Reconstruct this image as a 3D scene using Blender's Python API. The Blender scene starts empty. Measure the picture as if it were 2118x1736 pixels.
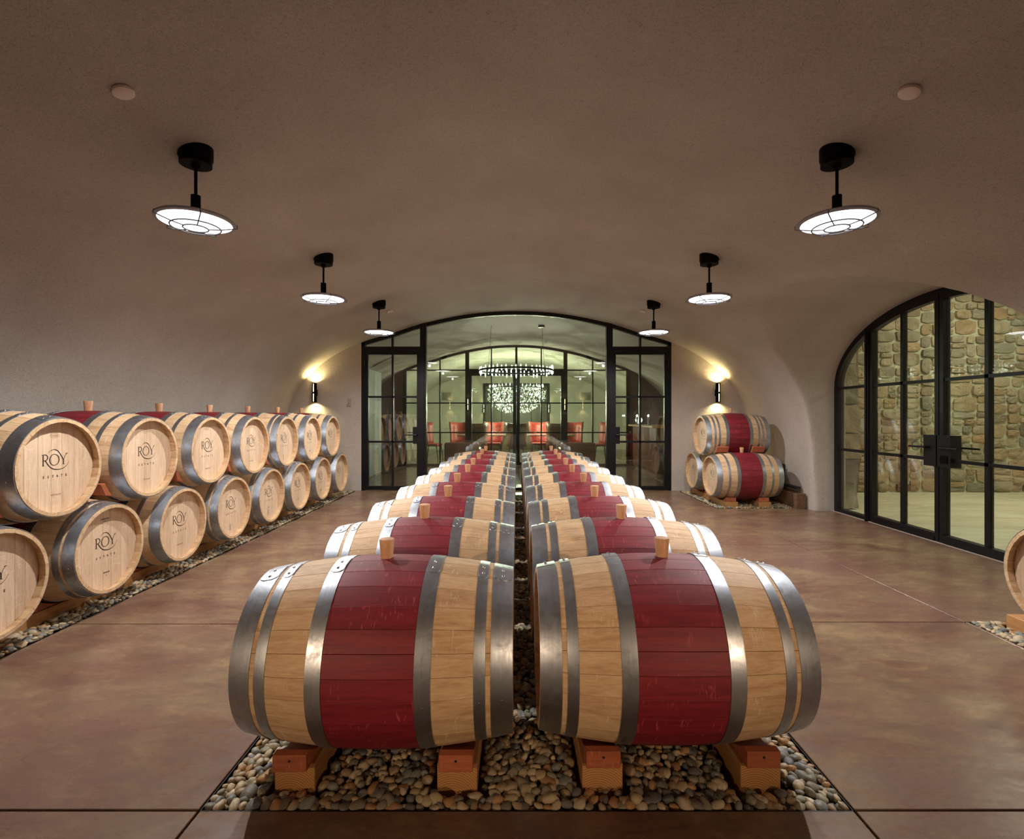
import bpy, bmesh, math, random
import numpy as np
from mathutils import Vector, Matrix, noise
PI = math.pi
random.seed(7)
rng = np.random.default_rng(7)
SC = bpy.context.scene
COL = SC.collection

# ------------------------------------------------------------------ camera, world, exposure
cam_d = bpy.data.cameras.new('camera'); cam = bpy.data.objects.new('camera', cam_d); COL.objects.link(cam)
cam.location = (0, 0, 1.34); cam.rotation_euler = (PI/2, 0, 0)
cam_d.sensor_width = 36; cam_d.lens = 36*1054/2118
cam_d.shift_x = -9/2118; cam_d.shift_y = -9/2118
cam_d.clip_start = 0.02; cam_d.clip_end = 100
SC.camera = cam
SC.view_settings.view_transform = 'Standard'
SC.view_settings.look = 'None'
SC.view_settings.exposure = 0.6
SC.cycles.diffuse_bounces = 8; SC.cycles.max_bounces = 16; SC.cycles.transparent_max_bounces = 24; SC.cycles.sample_clamp_indirect = 8
SC.view_settings.gamma = 1.0
SC.view_settings.use_curve_mapping = False
W = bpy.data.worlds.new('world'); SC.world = W; W.use_nodes = True
W.node_tree.nodes['Background'].inputs[0].default_value = (0.6, 0.7, 1, 1)
W.node_tree.nodes['Background'].inputs[1].default_value = 0.02
PENDANT_GLOW = 2.6; PENDANT_POWER = 125.0; PENDANT_COLOR = (1.0, .965, .94)
def area_light(name, loc, size, power, color, rot=(0, 0, 0), size_y=None):
    l = bpy.data.lights.new(name, 'AREA'); l.energy = power; l.color = color; l.size = size
    if size_y: l.shape = 'RECTANGLE'; l.size_y = size_y
    o = bpy.data.objects.new(name, l); COL.objects.link(o); o.location = loc; o.rotation_euler = rot
    return o
def point_light(name, loc, power, color, radius=0.05):
    l = bpy.data.lights.new(name, 'POINT'); l.energy = power; l.color = color; l.shadow_soft_size = radius
    o = bpy.data.objects.new(name, l); COL.objects.link(o); o.location = loc
    return o
def spot_light(name, loc, rot, power, color, angle, blend=0.6, radius=0.02):
    l = bpy.data.lights.new(name, 'SPOT'); l.energy = power; l.color = color
    l.spot_size = angle; l.spot_blend = blend; l.shadow_soft_size = radius
    o = bpy.data.objects.new(name, l); COL.objects.link(o); o.location = loc; o.rotation_euler = rot
    return o
# overhead area lights in the stone-walled hall beyond the arched doors
area_light('hall_light', (7.6, 6.9, 3.9), 1.6, 75, (1.0, 0.96, 0.80), size_y=1.0)
area_light('hall_light', (8.6, 3.6, 3.9), 1.6, 55, (1.0, 0.96, 0.80), size_y=1.0)
# light of the two chandeliers
for _k in range(6):
    _a = math.pi*2*_k/6+.3
    point_light('chandelier_glow', (.68*math.cos(_a), 10.35+.68*math.sin(_a), 2.13), 4.2, (0.95, 1.0, 0.86), 0.0)
    point_light('chandelier_glow', (.75*math.cos(_a), 15.6+.75*math.sin(_a), 1.32+.3*(_k % 3)), 62, (0.97, 1.0, 0.82), 0.0)
WARM = (1.0, 0.80, 0.36)
# warm fill spots added behind the camera to brighten the barrel fronts
for _s in (-1, 1):
    _l = spot_light('rear_fill_spot', (_s*2.7, -2.42, 1.55), (0, 0, 0), 235, (1.0, .70, .45), math.radians(44), 1.0, 0.0)
    _l.rotation_euler = (Vector((0, 2.6, 1.3))-Vector(_l.location)).to_track_quat('-Z', 'Y').to_euler()

# ------------------------------------------------------------------ helpers
MAT = {}
def tag(o, label=None, cat=None, group=None, kind=None):
    if label: o['label'] = label
    if cat: o['category'] = cat
    if group: o['group'] = group
    if kind: o['kind'] = kind
    return o
def empty(name, loc=(0, 0, 0), rz=0, parent=None):
    o = bpy.data.objects.new(name, None); COL.objects.link(o)
    o.location = loc; o.rotation_euler = (0, 0, rz); o.empty_display_size = 0.1
    if parent: o.parent = parent
    return o
class MB:
    def __init__(s): s.v = []; s.f = []; s.m = []
    def add(s, vs, fs, mi=0, mtx=None):
        b = len(s.v)
        if mtx is not None: vs = [tuple(mtx @ Vector(v)) for v in vs]
        s.v += [tuple(v) for v in vs]; s.f += [tuple(b+i for i in f) for f in fs]
        s.m += (list(mi) if hasattr(mi, '__len__') else [mi]*len(fs))
        return s
    def box(s, x0, x1, y0, y1, z0, z1, mi=0, mtx=None):
        x0, x1 = sorted((x0, x1)); y0, y1 = sorted((y0, y1)); z0, z1 = sorted((z0, z1))
        return s.add([(x0,y0,z0),(x1,y0,z0),(x1,y1,z0),(x0,y1,z0),(x0,y0,z1),(x1,y0,z1),(x1,y1,z1),(x0,y1,z1)],
                     [(0,3,2,1),(4,5,6,7),(0,1,5,4),(1,2,6,5),(2,3,7,6),(3,0,4,7)], mi, mtx)
    def lathe(s, prof, n=32, mi=0, mtx=None, caps=True):   # prof [(r,z)] bottom to top, about z
        vs = []; fs = []
        for r, z in prof:
            for i in range(n):
                a = 2*PI*i/n; vs.append((r*math.cos(a), r*math.sin(a), z))
        for j in range(len(prof)-1):
            for i in range(n):
                k = (i+1) % n; fs.append((j*n+i, j*n+k, (j+1)*n+k, (j+1)*n+i))
        if caps:
            fs.append(tuple(reversed(range(n)))); fs.append(tuple((len(prof)-1)*n+i for i in range(n)))
        return s.add(vs, fs, mi, mtx)
    def tube(s, pts, r, n=8, mi=0, closed=False):
        pts = [Vector(p) for p in pts]; m = len(pts); vs = []; fs = []; up0 = None
        for i, p in enumerate(pts):
            if closed: d = pts[(i+1) % m]-pts[i-1]
            else: d = pts[min(i+1, m-1)]-pts[max(i-1, 0)]
            d.normalize()
            if up0 is None:
                up0 = Vector((0,0,1)) if abs(d.z) < .9 else Vector((1,0,0))
            a = d.cross(up0)
            if a.length < 1e-5: a = d.orthogonal()
            a.normalize(); b = a.cross(d).normalized(); up0 = b
            rr = r[i] if hasattr(r, '__len__') else r
            for k in range(n):
                t = 2*PI*k/n; vs.append(tuple(p+a*(rr*math.cos(t))+b*(rr*math.sin(t))))
        for i in range(m if closed else m-1):
            j = (i+1) % m
            for k in range(n):
                l = (k+1) % n; fs.append((i*n+k, i*n+l, j*n+l, j*n+k))
        if not closed:
            fs.append(tuple(range(n))); fs.append(tuple(reversed([(m-1)*n+k for k in range(n)])))
        return s.add(vs, fs, mi)
    def prism(s, poly, d0, d1, axis='y', mi=0, mtx=None):  # poly 2-D; extruded along axis
        n = len(poly)
        def P(a, b, d): return {'y': (a, d, b), 'x': (d, a, b), 'z': (a, b, d)}[axis]
        vs = [P(a, b, d0) for a, b in poly]+[P(a, b, d1) for a, b in poly]
        fs = [tuple(range(n)), tuple(reversed(range(n, 2*n)))]+[(i, n+i, n+(i+1) % n, (i+1) % n) for i in range(n)]
        return s.add(vs, fs, mi, mtx)
    def mesh(s, name, mats, smooth=35, recalc=True, bevel=0):
        me = bpy.data.meshes.new(name); me.from_pydata(s.v, [], s.f)
        for m in (mats if isinstance(mats, (list, tuple)) else [mats]): me.materials.append(MAT[m] if isinstance(m, str) else m)
        if any(s.m): me.polygons.foreach_set('material_index', s.m)
        if recalc or bevel:
            bm = bmesh.new(); bm.from_mesh(me)
            if recalc: bmesh.ops.recalc_face_normals(bm, faces=bm.faces)
            if bevel:
                es = [e for e in bm.edges if len(e.link_faces) == 2 and e.calc_face_angle(0) > .5]
                bmesh.ops.bevel(bm, geom=es, offset=bevel, segments=1, affect='EDGES', clamp_overlap=True)
            bm.to_mesh(me); bm.free()
        if smooth:
            me.polygons.foreach_set('use_smooth', [True]*len(me.polygons)); me.set_sharp_from_angle(angle=math.radians(smooth))
        me.update(); return me
    def obj(s, name, mats, parent=None, **k):
        return inst(name, s.mesh(name, mats, **k), parent)
def inst(name, me, parent=None, loc=None, rot=None, scl=None):
    o = bpy.data.objects.new(name, me); COL.objects.link(o)
    if parent: o.parent = parent
    if loc is not None: o.location = loc
    if rot is not None: o.rotation_euler = rot
    if scl is not None: o.scale = scl
    return o
def copy_tree(o, parent=None):
    c = o.copy(); COL.objects.link(c); c.parent = parent
    for ch in o.children: copy_tree(ch, c)
    return c

# ------------------------------------------------------------------ materials
def new_mat(name):
    m = bpy.data.materials.new(name); m.use_nodes = True
    nt = m.node_tree; b = nt.nodes['Principled BSDF']; MAT[name] = m
    return m, nt, b
def N(nt, t, **k):
    n = nt.nodes.new(t)
    for a, v in k.items(): setattr(n, a, v)
    return n
def plain(name, col, rough=.5, metal=0, emit=None, estr=0, spec=None):
    m, nt, b = new_mat(name)
    b.inputs['Base Color'].default_value = (*col, 1); b.inputs['Roughness'].default_value = rough; b.inputs['Metallic'].default_value = metal
    if spec is not None: b.inputs['Specular IOR Level'].default_value = spec
    if emit: b.inputs['Emission Color'].default_value = (*emit, 1); b.inputs['Emission Strength'].default_value = estr
    return m
def coords(nt, scale=(1,1,1), kind='Object', offset_random=False):
    tc = N(nt, 'ShaderNodeTexCoord'); mp = N(nt, 'ShaderNodeMapping'); mp.inputs['Scale'].default_value = scale
    src = tc.outputs[kind]
    if kind == 'Geo': pass
    if offset_random:
        oi = N(nt, 'ShaderNodeObjectInfo'); mu = N(nt, 'ShaderNodeVectorMath', operation='SCALE'); cb = N(nt, 'ShaderNodeCombineXYZ')
        for i in range(3): nt.links.new(oi.outputs['Random'], cb.inputs[i])
        nt.links.new(cb.outputs[0], mu.inputs[0]); mu.inputs['Scale'].default_value = 37.0
        ad = N(nt, 'ShaderNodeVectorMath', operation='ADD'); nt.links.new(src, ad.inputs[0]); nt.links.new(mu.outputs[0], ad.inputs[1]); src = ad.outputs[0]
    nt.links.new(src, mp.inputs['Vector'])
    return mp.outputs['Vector']
def noise_n(nt, vec, scale=5, detail=4, rough=.55, dist=0):
    n = N(nt, 'ShaderNodeTexNoise'); n.inputs['Scale'].default_value = scale; n.inputs['Detail'].default_value = detail
    n.inputs['Roughness'].default_value = rough; n.inputs['Distortion'].default_value = dist
    nt.links.new(vec, n.inputs['Vector']); return n.outputs['Fac']
def ramp(nt, fac, stops, interp='LINEAR'):
    r = N(nt, 'ShaderNodeValToRGB'); r.color_ramp.interpolation = interp; e = r.color_ramp.elements
    while len(e) < len(stops): e.new(.5)
    for i, (p, c) in enumerate(stops):
        e[i].position = p; e[i].color = (*c, 1) if len(c) == 3 else c
    nt.links.new(fac, r.inputs['Fac']); return r.outputs['Color']
def mixc(nt, fac, a, b, mode='MIX'):
    m = N(nt, 'ShaderNodeMix', data_type='RGBA', blend_type=mode)
    for s, v in ((0, fac), (6, a), (7, b)):
        if isinstance(v, (int, float)): m.inputs[s].default_value = v
        elif isinstance(v, tuple): m.inputs[s].default_value = (*v, 1) if len(v) == 3 else v
        else: nt.links.new(v, m.inputs[s])
    return m.outputs[2]
def bump(nt, b, h, strength=.3, dist=.01):
    bp = N(nt, 'ShaderNodeBump'); bp.inputs['Strength'].default_value = strength; bp.inputs['Distance'].default_value = dist
    nt.links.new(h, bp.inputs['Height']); nt.links.new(bp.outputs[0], b.inputs['Normal'])
def mrange(nt, v, a, b, c, d):
    m = N(nt, 'ShaderNodeMapRange'); nt.links.new(v, m.inputs[0])
    for i, x in enumerate((a, b, c, d)): m.inputs[i+1].default_value = x
    return m.outputs[0]

def make_materials():
    # trowelled plaster
    m, nt, b = new_mat('plaster'); v = coords(nt)
    n1 = noise_n(nt, v, 1.3, 5, .6); n2 = noise_n(nt, v, 75, 4, .7, 2.2)
    c = ramp(nt, n1, [(.3, (.47, .418, .375)), (.7, (.565, .51, .465))])
    c2 = ramp(nt, n2, [(.36, (.45, .43, .42)), (.5, (1, 1, 1))])
    nt.links.new(mixc(nt, .7, c, c2, 'MULTIPLY'), b.inputs['Base Color']); b.inputs['Roughness'].default_value = .8
    vv = coords(nt, (1, 1, 1)); n3 = noise_n(nt, vv, 9, 5, .6, 2.0)
    ad = N(nt, 'ShaderNodeMath', operation='MULTIPLY_ADD'); nt.links.new(n3, ad.inputs[0]); ad.inputs[1].default_value = 2.2; nt.links.new(n2, ad.inputs[2])
    bump(nt, b, ad.outputs[0], .5, .007)
    # stained concrete
    m, nt, b = new_mat('concrete_floor'); v = coords(nt, (1, 1.7, 1), offset_random=False)
    n1 = noise_n(nt, v, 1.5, 6, .62, .7); n2 = noise_n(nt, v, 30, 5, .65); n3 = noise_n(nt, coords(nt, (1.4, 1, 1)), 0.9, 3, .5)
    n4 = noise_n(nt, coords(nt, (1, 2.6, 1)), 5, 5, .7, .5)
    c = ramp(nt, n1, [(.28, (.12, .062, .045)), (.42, (.18, .10, .066)), (.54, (.215, .14, .085)), (.70, (.285, .20, .115))])
    c = mixc(nt, .75, c, ramp(nt, n4, [(.32, (.62, .56, .58)), (.5, (.95, .93, .9)), (.68, (1.3, 1.3, 1.15))]), 'MULTIPLY')
    c = mixc(nt, mrange(nt, n3, .42, .62, 0, .6), c, (.17, .088, .072))
    c = mixc(nt, .5, c, ramp(nt, n2, [(.3, (.62, .6, .6)), (.65, (1.12, 1.1, 1.08))]), 'MULTIPLY')
    nt.links.new(c, b.inputs['Base Color'])
    nt.links.new(mrange(nt, n4, .3, .7, .36, .22), b.inputs['Roughness'])
    bump(nt, b, n2, .12, .003)
    plain('floor_joint', (.035, .02, .015), .9)
    # oak staves: grain along x
    def oak(name, cols, axis, red=False, rough=.6):
        m, nt, b = new_mat(name)
        sc = {'x': (1.2, 14, 14), 'z': (14, 14, 1.2), 'y': (14, 1.2, 14)}[axis]
        v = coords(nt, sc, offset_random=True)
        oi = N(nt, 'ShaderNodeObjectInfo')
        g = noise_n(nt, v, 2.2, 6, .65, .6); f = noise_n(nt, v, 12, 5, .7, .3)
        c = ramp(nt, g, [(.3, cols[0]), (.5, cols[1]), (.72, cols[2])])
        c = mixc(nt, .55, c, ramp(nt, f, [(.35, (.72, .66, .6)), (.6, (1.05, 1.04, 1.02))]), 'MULTIPLY')
        # per-piece tone
        c = mixc(nt, 1.0, c, ramp(nt, oi.outputs['Random'], [(0, (.88, .85, .82)), (.3, (.97, .96, .95)), (.7, (1, 1, 1)), (1, (1.06, 1.06, 1.07))]), 'MULTIPLY')
        # medullary flecks across the grain
        sc2 = {'x': (26, 5, 5), 'z': (6, 6, 22), 'y': (6, 22, 6)}[axis]
        v2 = coords(nt, sc2, offset_random=True); fl = noise_n(nt, v2, 2.4, 2, .4, 1.8); msk = noise_n(nt, coords(nt, (3, 3, 3), offset_random=True), 2.2, 1, .5)
        mu = N(nt, 'ShaderNodeMath', operation='MULTIPLY')
        nt.links.new(mrange(nt, fl, .60, .68, 0, 1), mu.inputs[0]); nt.links.new(mrange(nt, msk, .5, .6, 0, .6), mu.inputs[1])
        c = mixc(nt, mu.outputs[0], c, cols[3])
        nt.links.new(c, b.inputs['Base Color']); b.inputs['Roughness'].default_value = rough
        bump(nt, b, f, .15, .002)
    oak('oak_stave', [(.46, .28, .145), (.61, .42, .245), (.69, .51, .32), (.74, .59, .41)], 'x')
    oak('oak_head', [(.56, .40, .27), (.66, .49, .345), (.72, .56, .41), (.76, .61, .46)], 'z', rough=.55)
    oak('oak_red', [(.13, .005, .012), (.20, .010, .022), (.27, .018, .034), (.45, .07, .085)], 'x', rough=.56)
    oak('cedar', [(.34, .085, .035), (.44, .125, .055), (.52, .17, .08), (.5, .2, .1)], 'x', rough=.6)
    oak('fir', [(.38, .17, .055), (.50, .25, .09), (.58, .32, .13), (.55, .3, .14)], 'y', rough=.6)
    oak('bung_wood', [(.50, .26, .13), (.62, .36, .20), (.70, .45, .27), (.66, .44, .28)], 'z', rough=.6)
    oak('dark_panel', [(.05, .026, .016), (.075, .04, .024), (.10, .055, .034), (.12, .07, .045)], 'z', rough=.5)
    oak('counter_wood', [(.45, .22, .08), (.6, .32, .13), (.7, .4, .18), (.66, .4, .2)], 'y', rough=.35)
    oak('old_timber', [(.10, .05, .025), (.16, .085, .045), (.22, .13, .075), (.2, .13, .08)], 'y', rough=.75)
    # fir end grain: rings
    m, nt, b = new_mat('fir_end'); v = coords(nt, (1, 1, 1))
    sep = N(nt, 'ShaderNodeMapping'); nt.links.new(v, sep.inputs[0]); sep.inputs['Location'].default_value = (.02, 0, .06); sep.inputs['Scale'].default_value = (1, 0, 1)
    w = N(nt, 'ShaderNodeTexWave', wave_type='RINGS', rings_direction='Y'); w.inputs['Scale'].default_value = 38; w.inputs['Distortion'].default_value = 1.2; w.inputs['Detail'].default_value = 2
    nt.links.new(sep.outputs[0], w.inputs['Vector'])
    nt.links.new(ramp(nt, w.outputs['Fac'], [(0, (.40, .17, .05)), (1, (.60, .32, .12))]), b.inputs['Base Color']); b.inputs['Roughness'].default_value = .7
    # galvanised hoops
    m, nt, b = new_mat('galvanised'); v = coords(nt, (6, 6, 6), offset_random=True)
    n1 = noise_n(nt, v, 3, 5, .7, 1); n2 = noise_n(nt, coords(nt, (160, 3, 3), offset_random=True), 2, 3, .6)
    c = ramp(nt, n1, [(.3, (.36, .39, .44)), (.7, (.60, .64, .70))])
    c = mixc(nt, .4, c, ramp(nt, n2, [(.3, (.6, .6, .6)), (.7, (1.1, 1.1, 1.1))]), 'MULTIPLY')
    nt.links.new(c, b.inputs['Base Color']); b.inputs['Metallic'].default_value = 1
    nt.links.new(mrange(nt, n1, .3, .7, .50, .32), b.inputs['Roughness']); bump(nt, b, n1, .08, .003)
    plain('rivet_steel', (.5, .5, .52), .3, 1)
    plain('ink', (.018, .010, .006), .7)
    plain('ink_pale', (.28, .17, .10), .7)
    plain('blue_sticker', (.12, .22, .48), .5)
    plain('black_steel', (.005, .005, .0065), .38, .0, spec=.35)
    plain('black_lamp', (.002, .002, .0025), .6, spec=.08)
    plain('lamp_rim', (.30, .30, .35), .4, .2)
    plain('wire', (.10, .10, .12), .5, .3)
    plain('diffuser', (1, 1, 1), .5, 0, (1.0, .98, .98), PENDANT_GLOW)
    plain('warm_glow', (1, .9, .6), .5, 0, (1.0, .80, .42), 6)
    plain('cover_plate', (.80, .68, .62), .6)
    plain('plate_paint', (.40, .34, .29), .6)
    plain('vent_black', (.012, .012, .012), .6)
    plain('dark_void', (.02, .018, .016), .35)
    plain('lounge_wall', (.48, .46, .37), .85)
    plain('grille', (.30, .30, .24), .6)
    plain('olive_panel', (.10, .085, .03), .35)
    plain('red_leather', (.26, .028, .018), .45)
    plain('brown_leather', (.17, .085, .06), .42)
    plain('dark_red_leather', (.13, .012, .012), .42)
    plain('chair_leg', (.02, .014, .010), .4)
    plain('chrome', (.75, .75, .76), .08, 1)
    plain('table_top', (.25, .22, .18), .08)
    plain('corrugated', (.60, .64, .62), .5)
    plain('mortar', (.44, .42, .29), .95)
    m, nt, b = new_mat('crystal'); b.inputs['Base Color'].default_value = (.9, .95, .95, 1); b.inputs['Roughness'].default_value = .05
    b.inputs['Emission Color'].default_value = (.95, 1, .93, 1); b.inputs['Emission Strength'].default_value = .9
    m, nt, b = new_mat('crystal_dim'); b.inputs['Base Color'].default_value = (.55, .6, .58, 1); b.inputs['Roughness'].default_value = .05; b.inputs['Metallic'].default_value = .7
    b.inputs['Emission Color'].default_value = (.9, 1, .95, 1); b.inputs['Emission Strength'].default_value = .35
    plain('bulb', (1, 1, 1), .5, 0, (1, 1, .95), 14)
    # lounge floor
    m, nt, b = new_mat('lounge_floor'); n1 = noise_n(nt, coords(nt), 3, 5, .6)
    nt.links.new(ramp(nt, n1, [(.3, (.08, .06, .045)), (.7, (.16, .125, .09))]), b.inputs['Base Color']); b.inputs['Roughness'].default_value = .18
    # hall floor: pale veined stone
    m, nt, b = new_mat('travertine'); n1 = noise_n(nt, coords(nt, (.6, 2.5, 1)), 1.6, 7, .6, 1.2)
    nt.links.new(ramp(nt, n1, [(.3, (.52, .46, .30)), (.55, (.66, .62, .46)), (.75, (.74, .70, .54))]), b.inputs['Base Color']); b.inputs['Roughness'].default_value = .45
    # rubble stones
    m, nt, b = new_mat('rubble'); oi = N(nt, 'ShaderNodeObjectInfo')
    v = coords(nt, (1, 1, 1), offset_random=True); n1 = noise_n(nt, v, 4, 6, .7, .8); n2 = noise_n(nt, v, 22, 6, .7)
    c = ramp(nt, oi.outputs['Random'], [(0, (.18, .14, .10)), (.14, (.38, .32, .21)), (.3, (.31, .29, .22)), (.45, (.42, .35, .24)), (.6, (.38, .27, .15)), (.72, (.44, .38, .27)), (.85, (.27, .26, .2)), (1, (.42, .28, .15))])
    c = mixc(nt, .8, c, ramp(nt, n1, [(.3, (.62, .58, .52)), (.6, (1.1, 1.05, 1.0))]), 'MULTIPLY')
    c = mixc(nt, mrange(nt, n1, .55, .72, 0, .35), c, (.45, .25, .10))
    nt.links.new(c, b.inputs['Base Color']); b.inputs['Roughness'].default_value = .85
    ad = N(nt, 'ShaderNodeMath', operation='MULTIPLY_ADD'); nt.links.new(n1, ad.inputs[0]); ad.inputs[1].default_value = 3; nt.links.new(n2, ad.inputs[2])
    bump(nt, b, ad.outputs[0], .9, .02)
    # pebbles: tone by object or island
    m, nt, b = new_mat('pebble'); oi = N(nt, 'ShaderNodeObjectInfo'); ge = N(nt, 'ShaderNodeNewGeometry')
    ad = N(nt, 'ShaderNodeMath', operation='ADD'); nt.links.new(oi.outputs['Random'], ad.inputs[0]); nt.links.new(ge.outputs['Random Per Island'], ad.inputs[1])
    fr = N(nt, 'ShaderNodeMath', operation='FRACT'); nt.links.new(ad.outputs[0], fr.inputs[0])
    c = ramp(nt, fr.outputs[0], [(0, (.30, .22, .13)), (.12, (.42, .34, .22)), (.25, (.16, .15, .12)), (.38, (.24, .22, .16)), (.5, (.45, .38, .27)), (.6, (.36, .21, .10)),
                                 (.7, (.19, .20, .19)), (.8, (.40, .33, .22)), (.9, (.13, .13, .13)), (1, (.33, .25, .15))], 'CONSTANT')
    n1 = noise_n(nt, coords(nt, (1, 1, 1), offset_random=True), 40, 4, .6, .8)
    c = mixc(nt, .8, c, ramp(nt, n1, [(.3, (.50, .45, .38)), (.6, (1.45, 1.38, 1.28))]), 'MULTIPLY')
    nt.links.new(c, b.inputs['Base Color']); b.inputs['Roughness'].default_value = .55; bump(nt, b, n1, .2, .002)
    plain('gravel_base', (.11, .09, .062), .95)
    # herringbone counter front
    m, nt, b = new_mat('herringbone'); v = coords(nt, (1, 1, 1))
    w = N(nt, 'ShaderNodeTexWave', wave_type='BANDS', bands_direction='Z'); w.inputs['Scale'].default_value = 9; w.inputs['Distortion'].default_value = 0
    nt.links.new(v, w.inputs['Vector'])
    nt.links.new(ramp(nt, w.outputs['Fac'], [(.3, (.12, .03, .02)), (.7, (.28, .09, .06))]), b.inputs['Base Color']); b.inputs['Roughness'].default_value = .35
    # window glass: fresnel mirror over tinted transparency
    def glass(name, tint, f0=1.5):
        m = bpy.data.materials.new(name); m.use_nodes = True; nt = m.node_tree; nt.nodes.clear(); MAT[name] = m
        out = N(nt, 'ShaderNodeOutputMaterial'); mx = N(nt, 'ShaderNodeMixShader'); tr = N(nt, 'ShaderNodeBsdfTransparent'); gl = N(nt, 'ShaderNodeBsdfGlossy')
        tr.inputs[0].default_value = (*tint, 1); gl.inputs['Roughness'].default_value = 0.0
        lw = N(nt, 'ShaderNodeLayerWeight'); lw.inputs['Blend'].default_value = .5
        pw = N(nt, 'ShaderNodeMath', operation='POWER'); nt.links.new(lw.outputs['Facing'], pw.inputs[0]); pw.inputs[1].default_value = 5
        r0 = ((f0-1)/(f0+1))**2
        nt.links.new(mrange(nt, pw.outputs[0], 0, 1, r0, 1), mx.inputs[0]); nt.links.new(tr.outputs[0], mx.inputs[1]); nt.links.new(gl.outputs[0], mx.inputs[2]); nt.links.new(mx.outputs[0], out.inputs[0])
    glass('pane_glass', (.94, .975, .92), 2.0)
    glass('lamp_glass', (.95, .97, .97), 1.45)
make_materials()

# ------------------------------------------------------------------ vault profile
PROF = [(0, 3.19), (.8, 3.14), (1.625, 2.98), (2.2, 2.80), (2.75, 2.635), (3.27, 2.38), (3.7, 2.03), (3.93, 1.72), (4.05, 1.4), (4.11, 1.0), (4.15, .5), (4.17, 0)]
def catmull(pts, k=6):
    out = []; P = [pts[0]]+list(pts)+[pts[-1]]
    P[0] = (-pts[1][0], pts[1][1])
    for i in range(1, len(P)-2):
        p0, p1, p2, p3 = [np.array(q, float) for q in P[i-1:i+3]]
        for t in np.arange(k)/k:
            out.append(.5*((2*p1)+(-p0+p2)*t+(2*p0-5*p1+4*p2-p3)*t*t+(-p0+3*p1-3*p2+p3)*t**3))
    out.append(np.array(pts[-1], float)); return np.array(out)
HALF = catmull(PROF)
def ceil_z(x, off=0.0):
    x = abs(x)
    top = HALF[HALF[:, 1] > 1.4]
    return float(np.interp(x, top[:, 0], top[:, 1]))-off
ARC_Y, ARC_A, ARC_B, ARC_Z = 5.35, 1.77, .95, 1.72          # side tunnel arch
def arch_z(y, off=0.0):
    d = min(1, abs(y-ARC_Y)/(ARC_A-off)); return ARC_Z+(ARC_B-off)*math.sqrt(max(0, 1-d*d))

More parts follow.
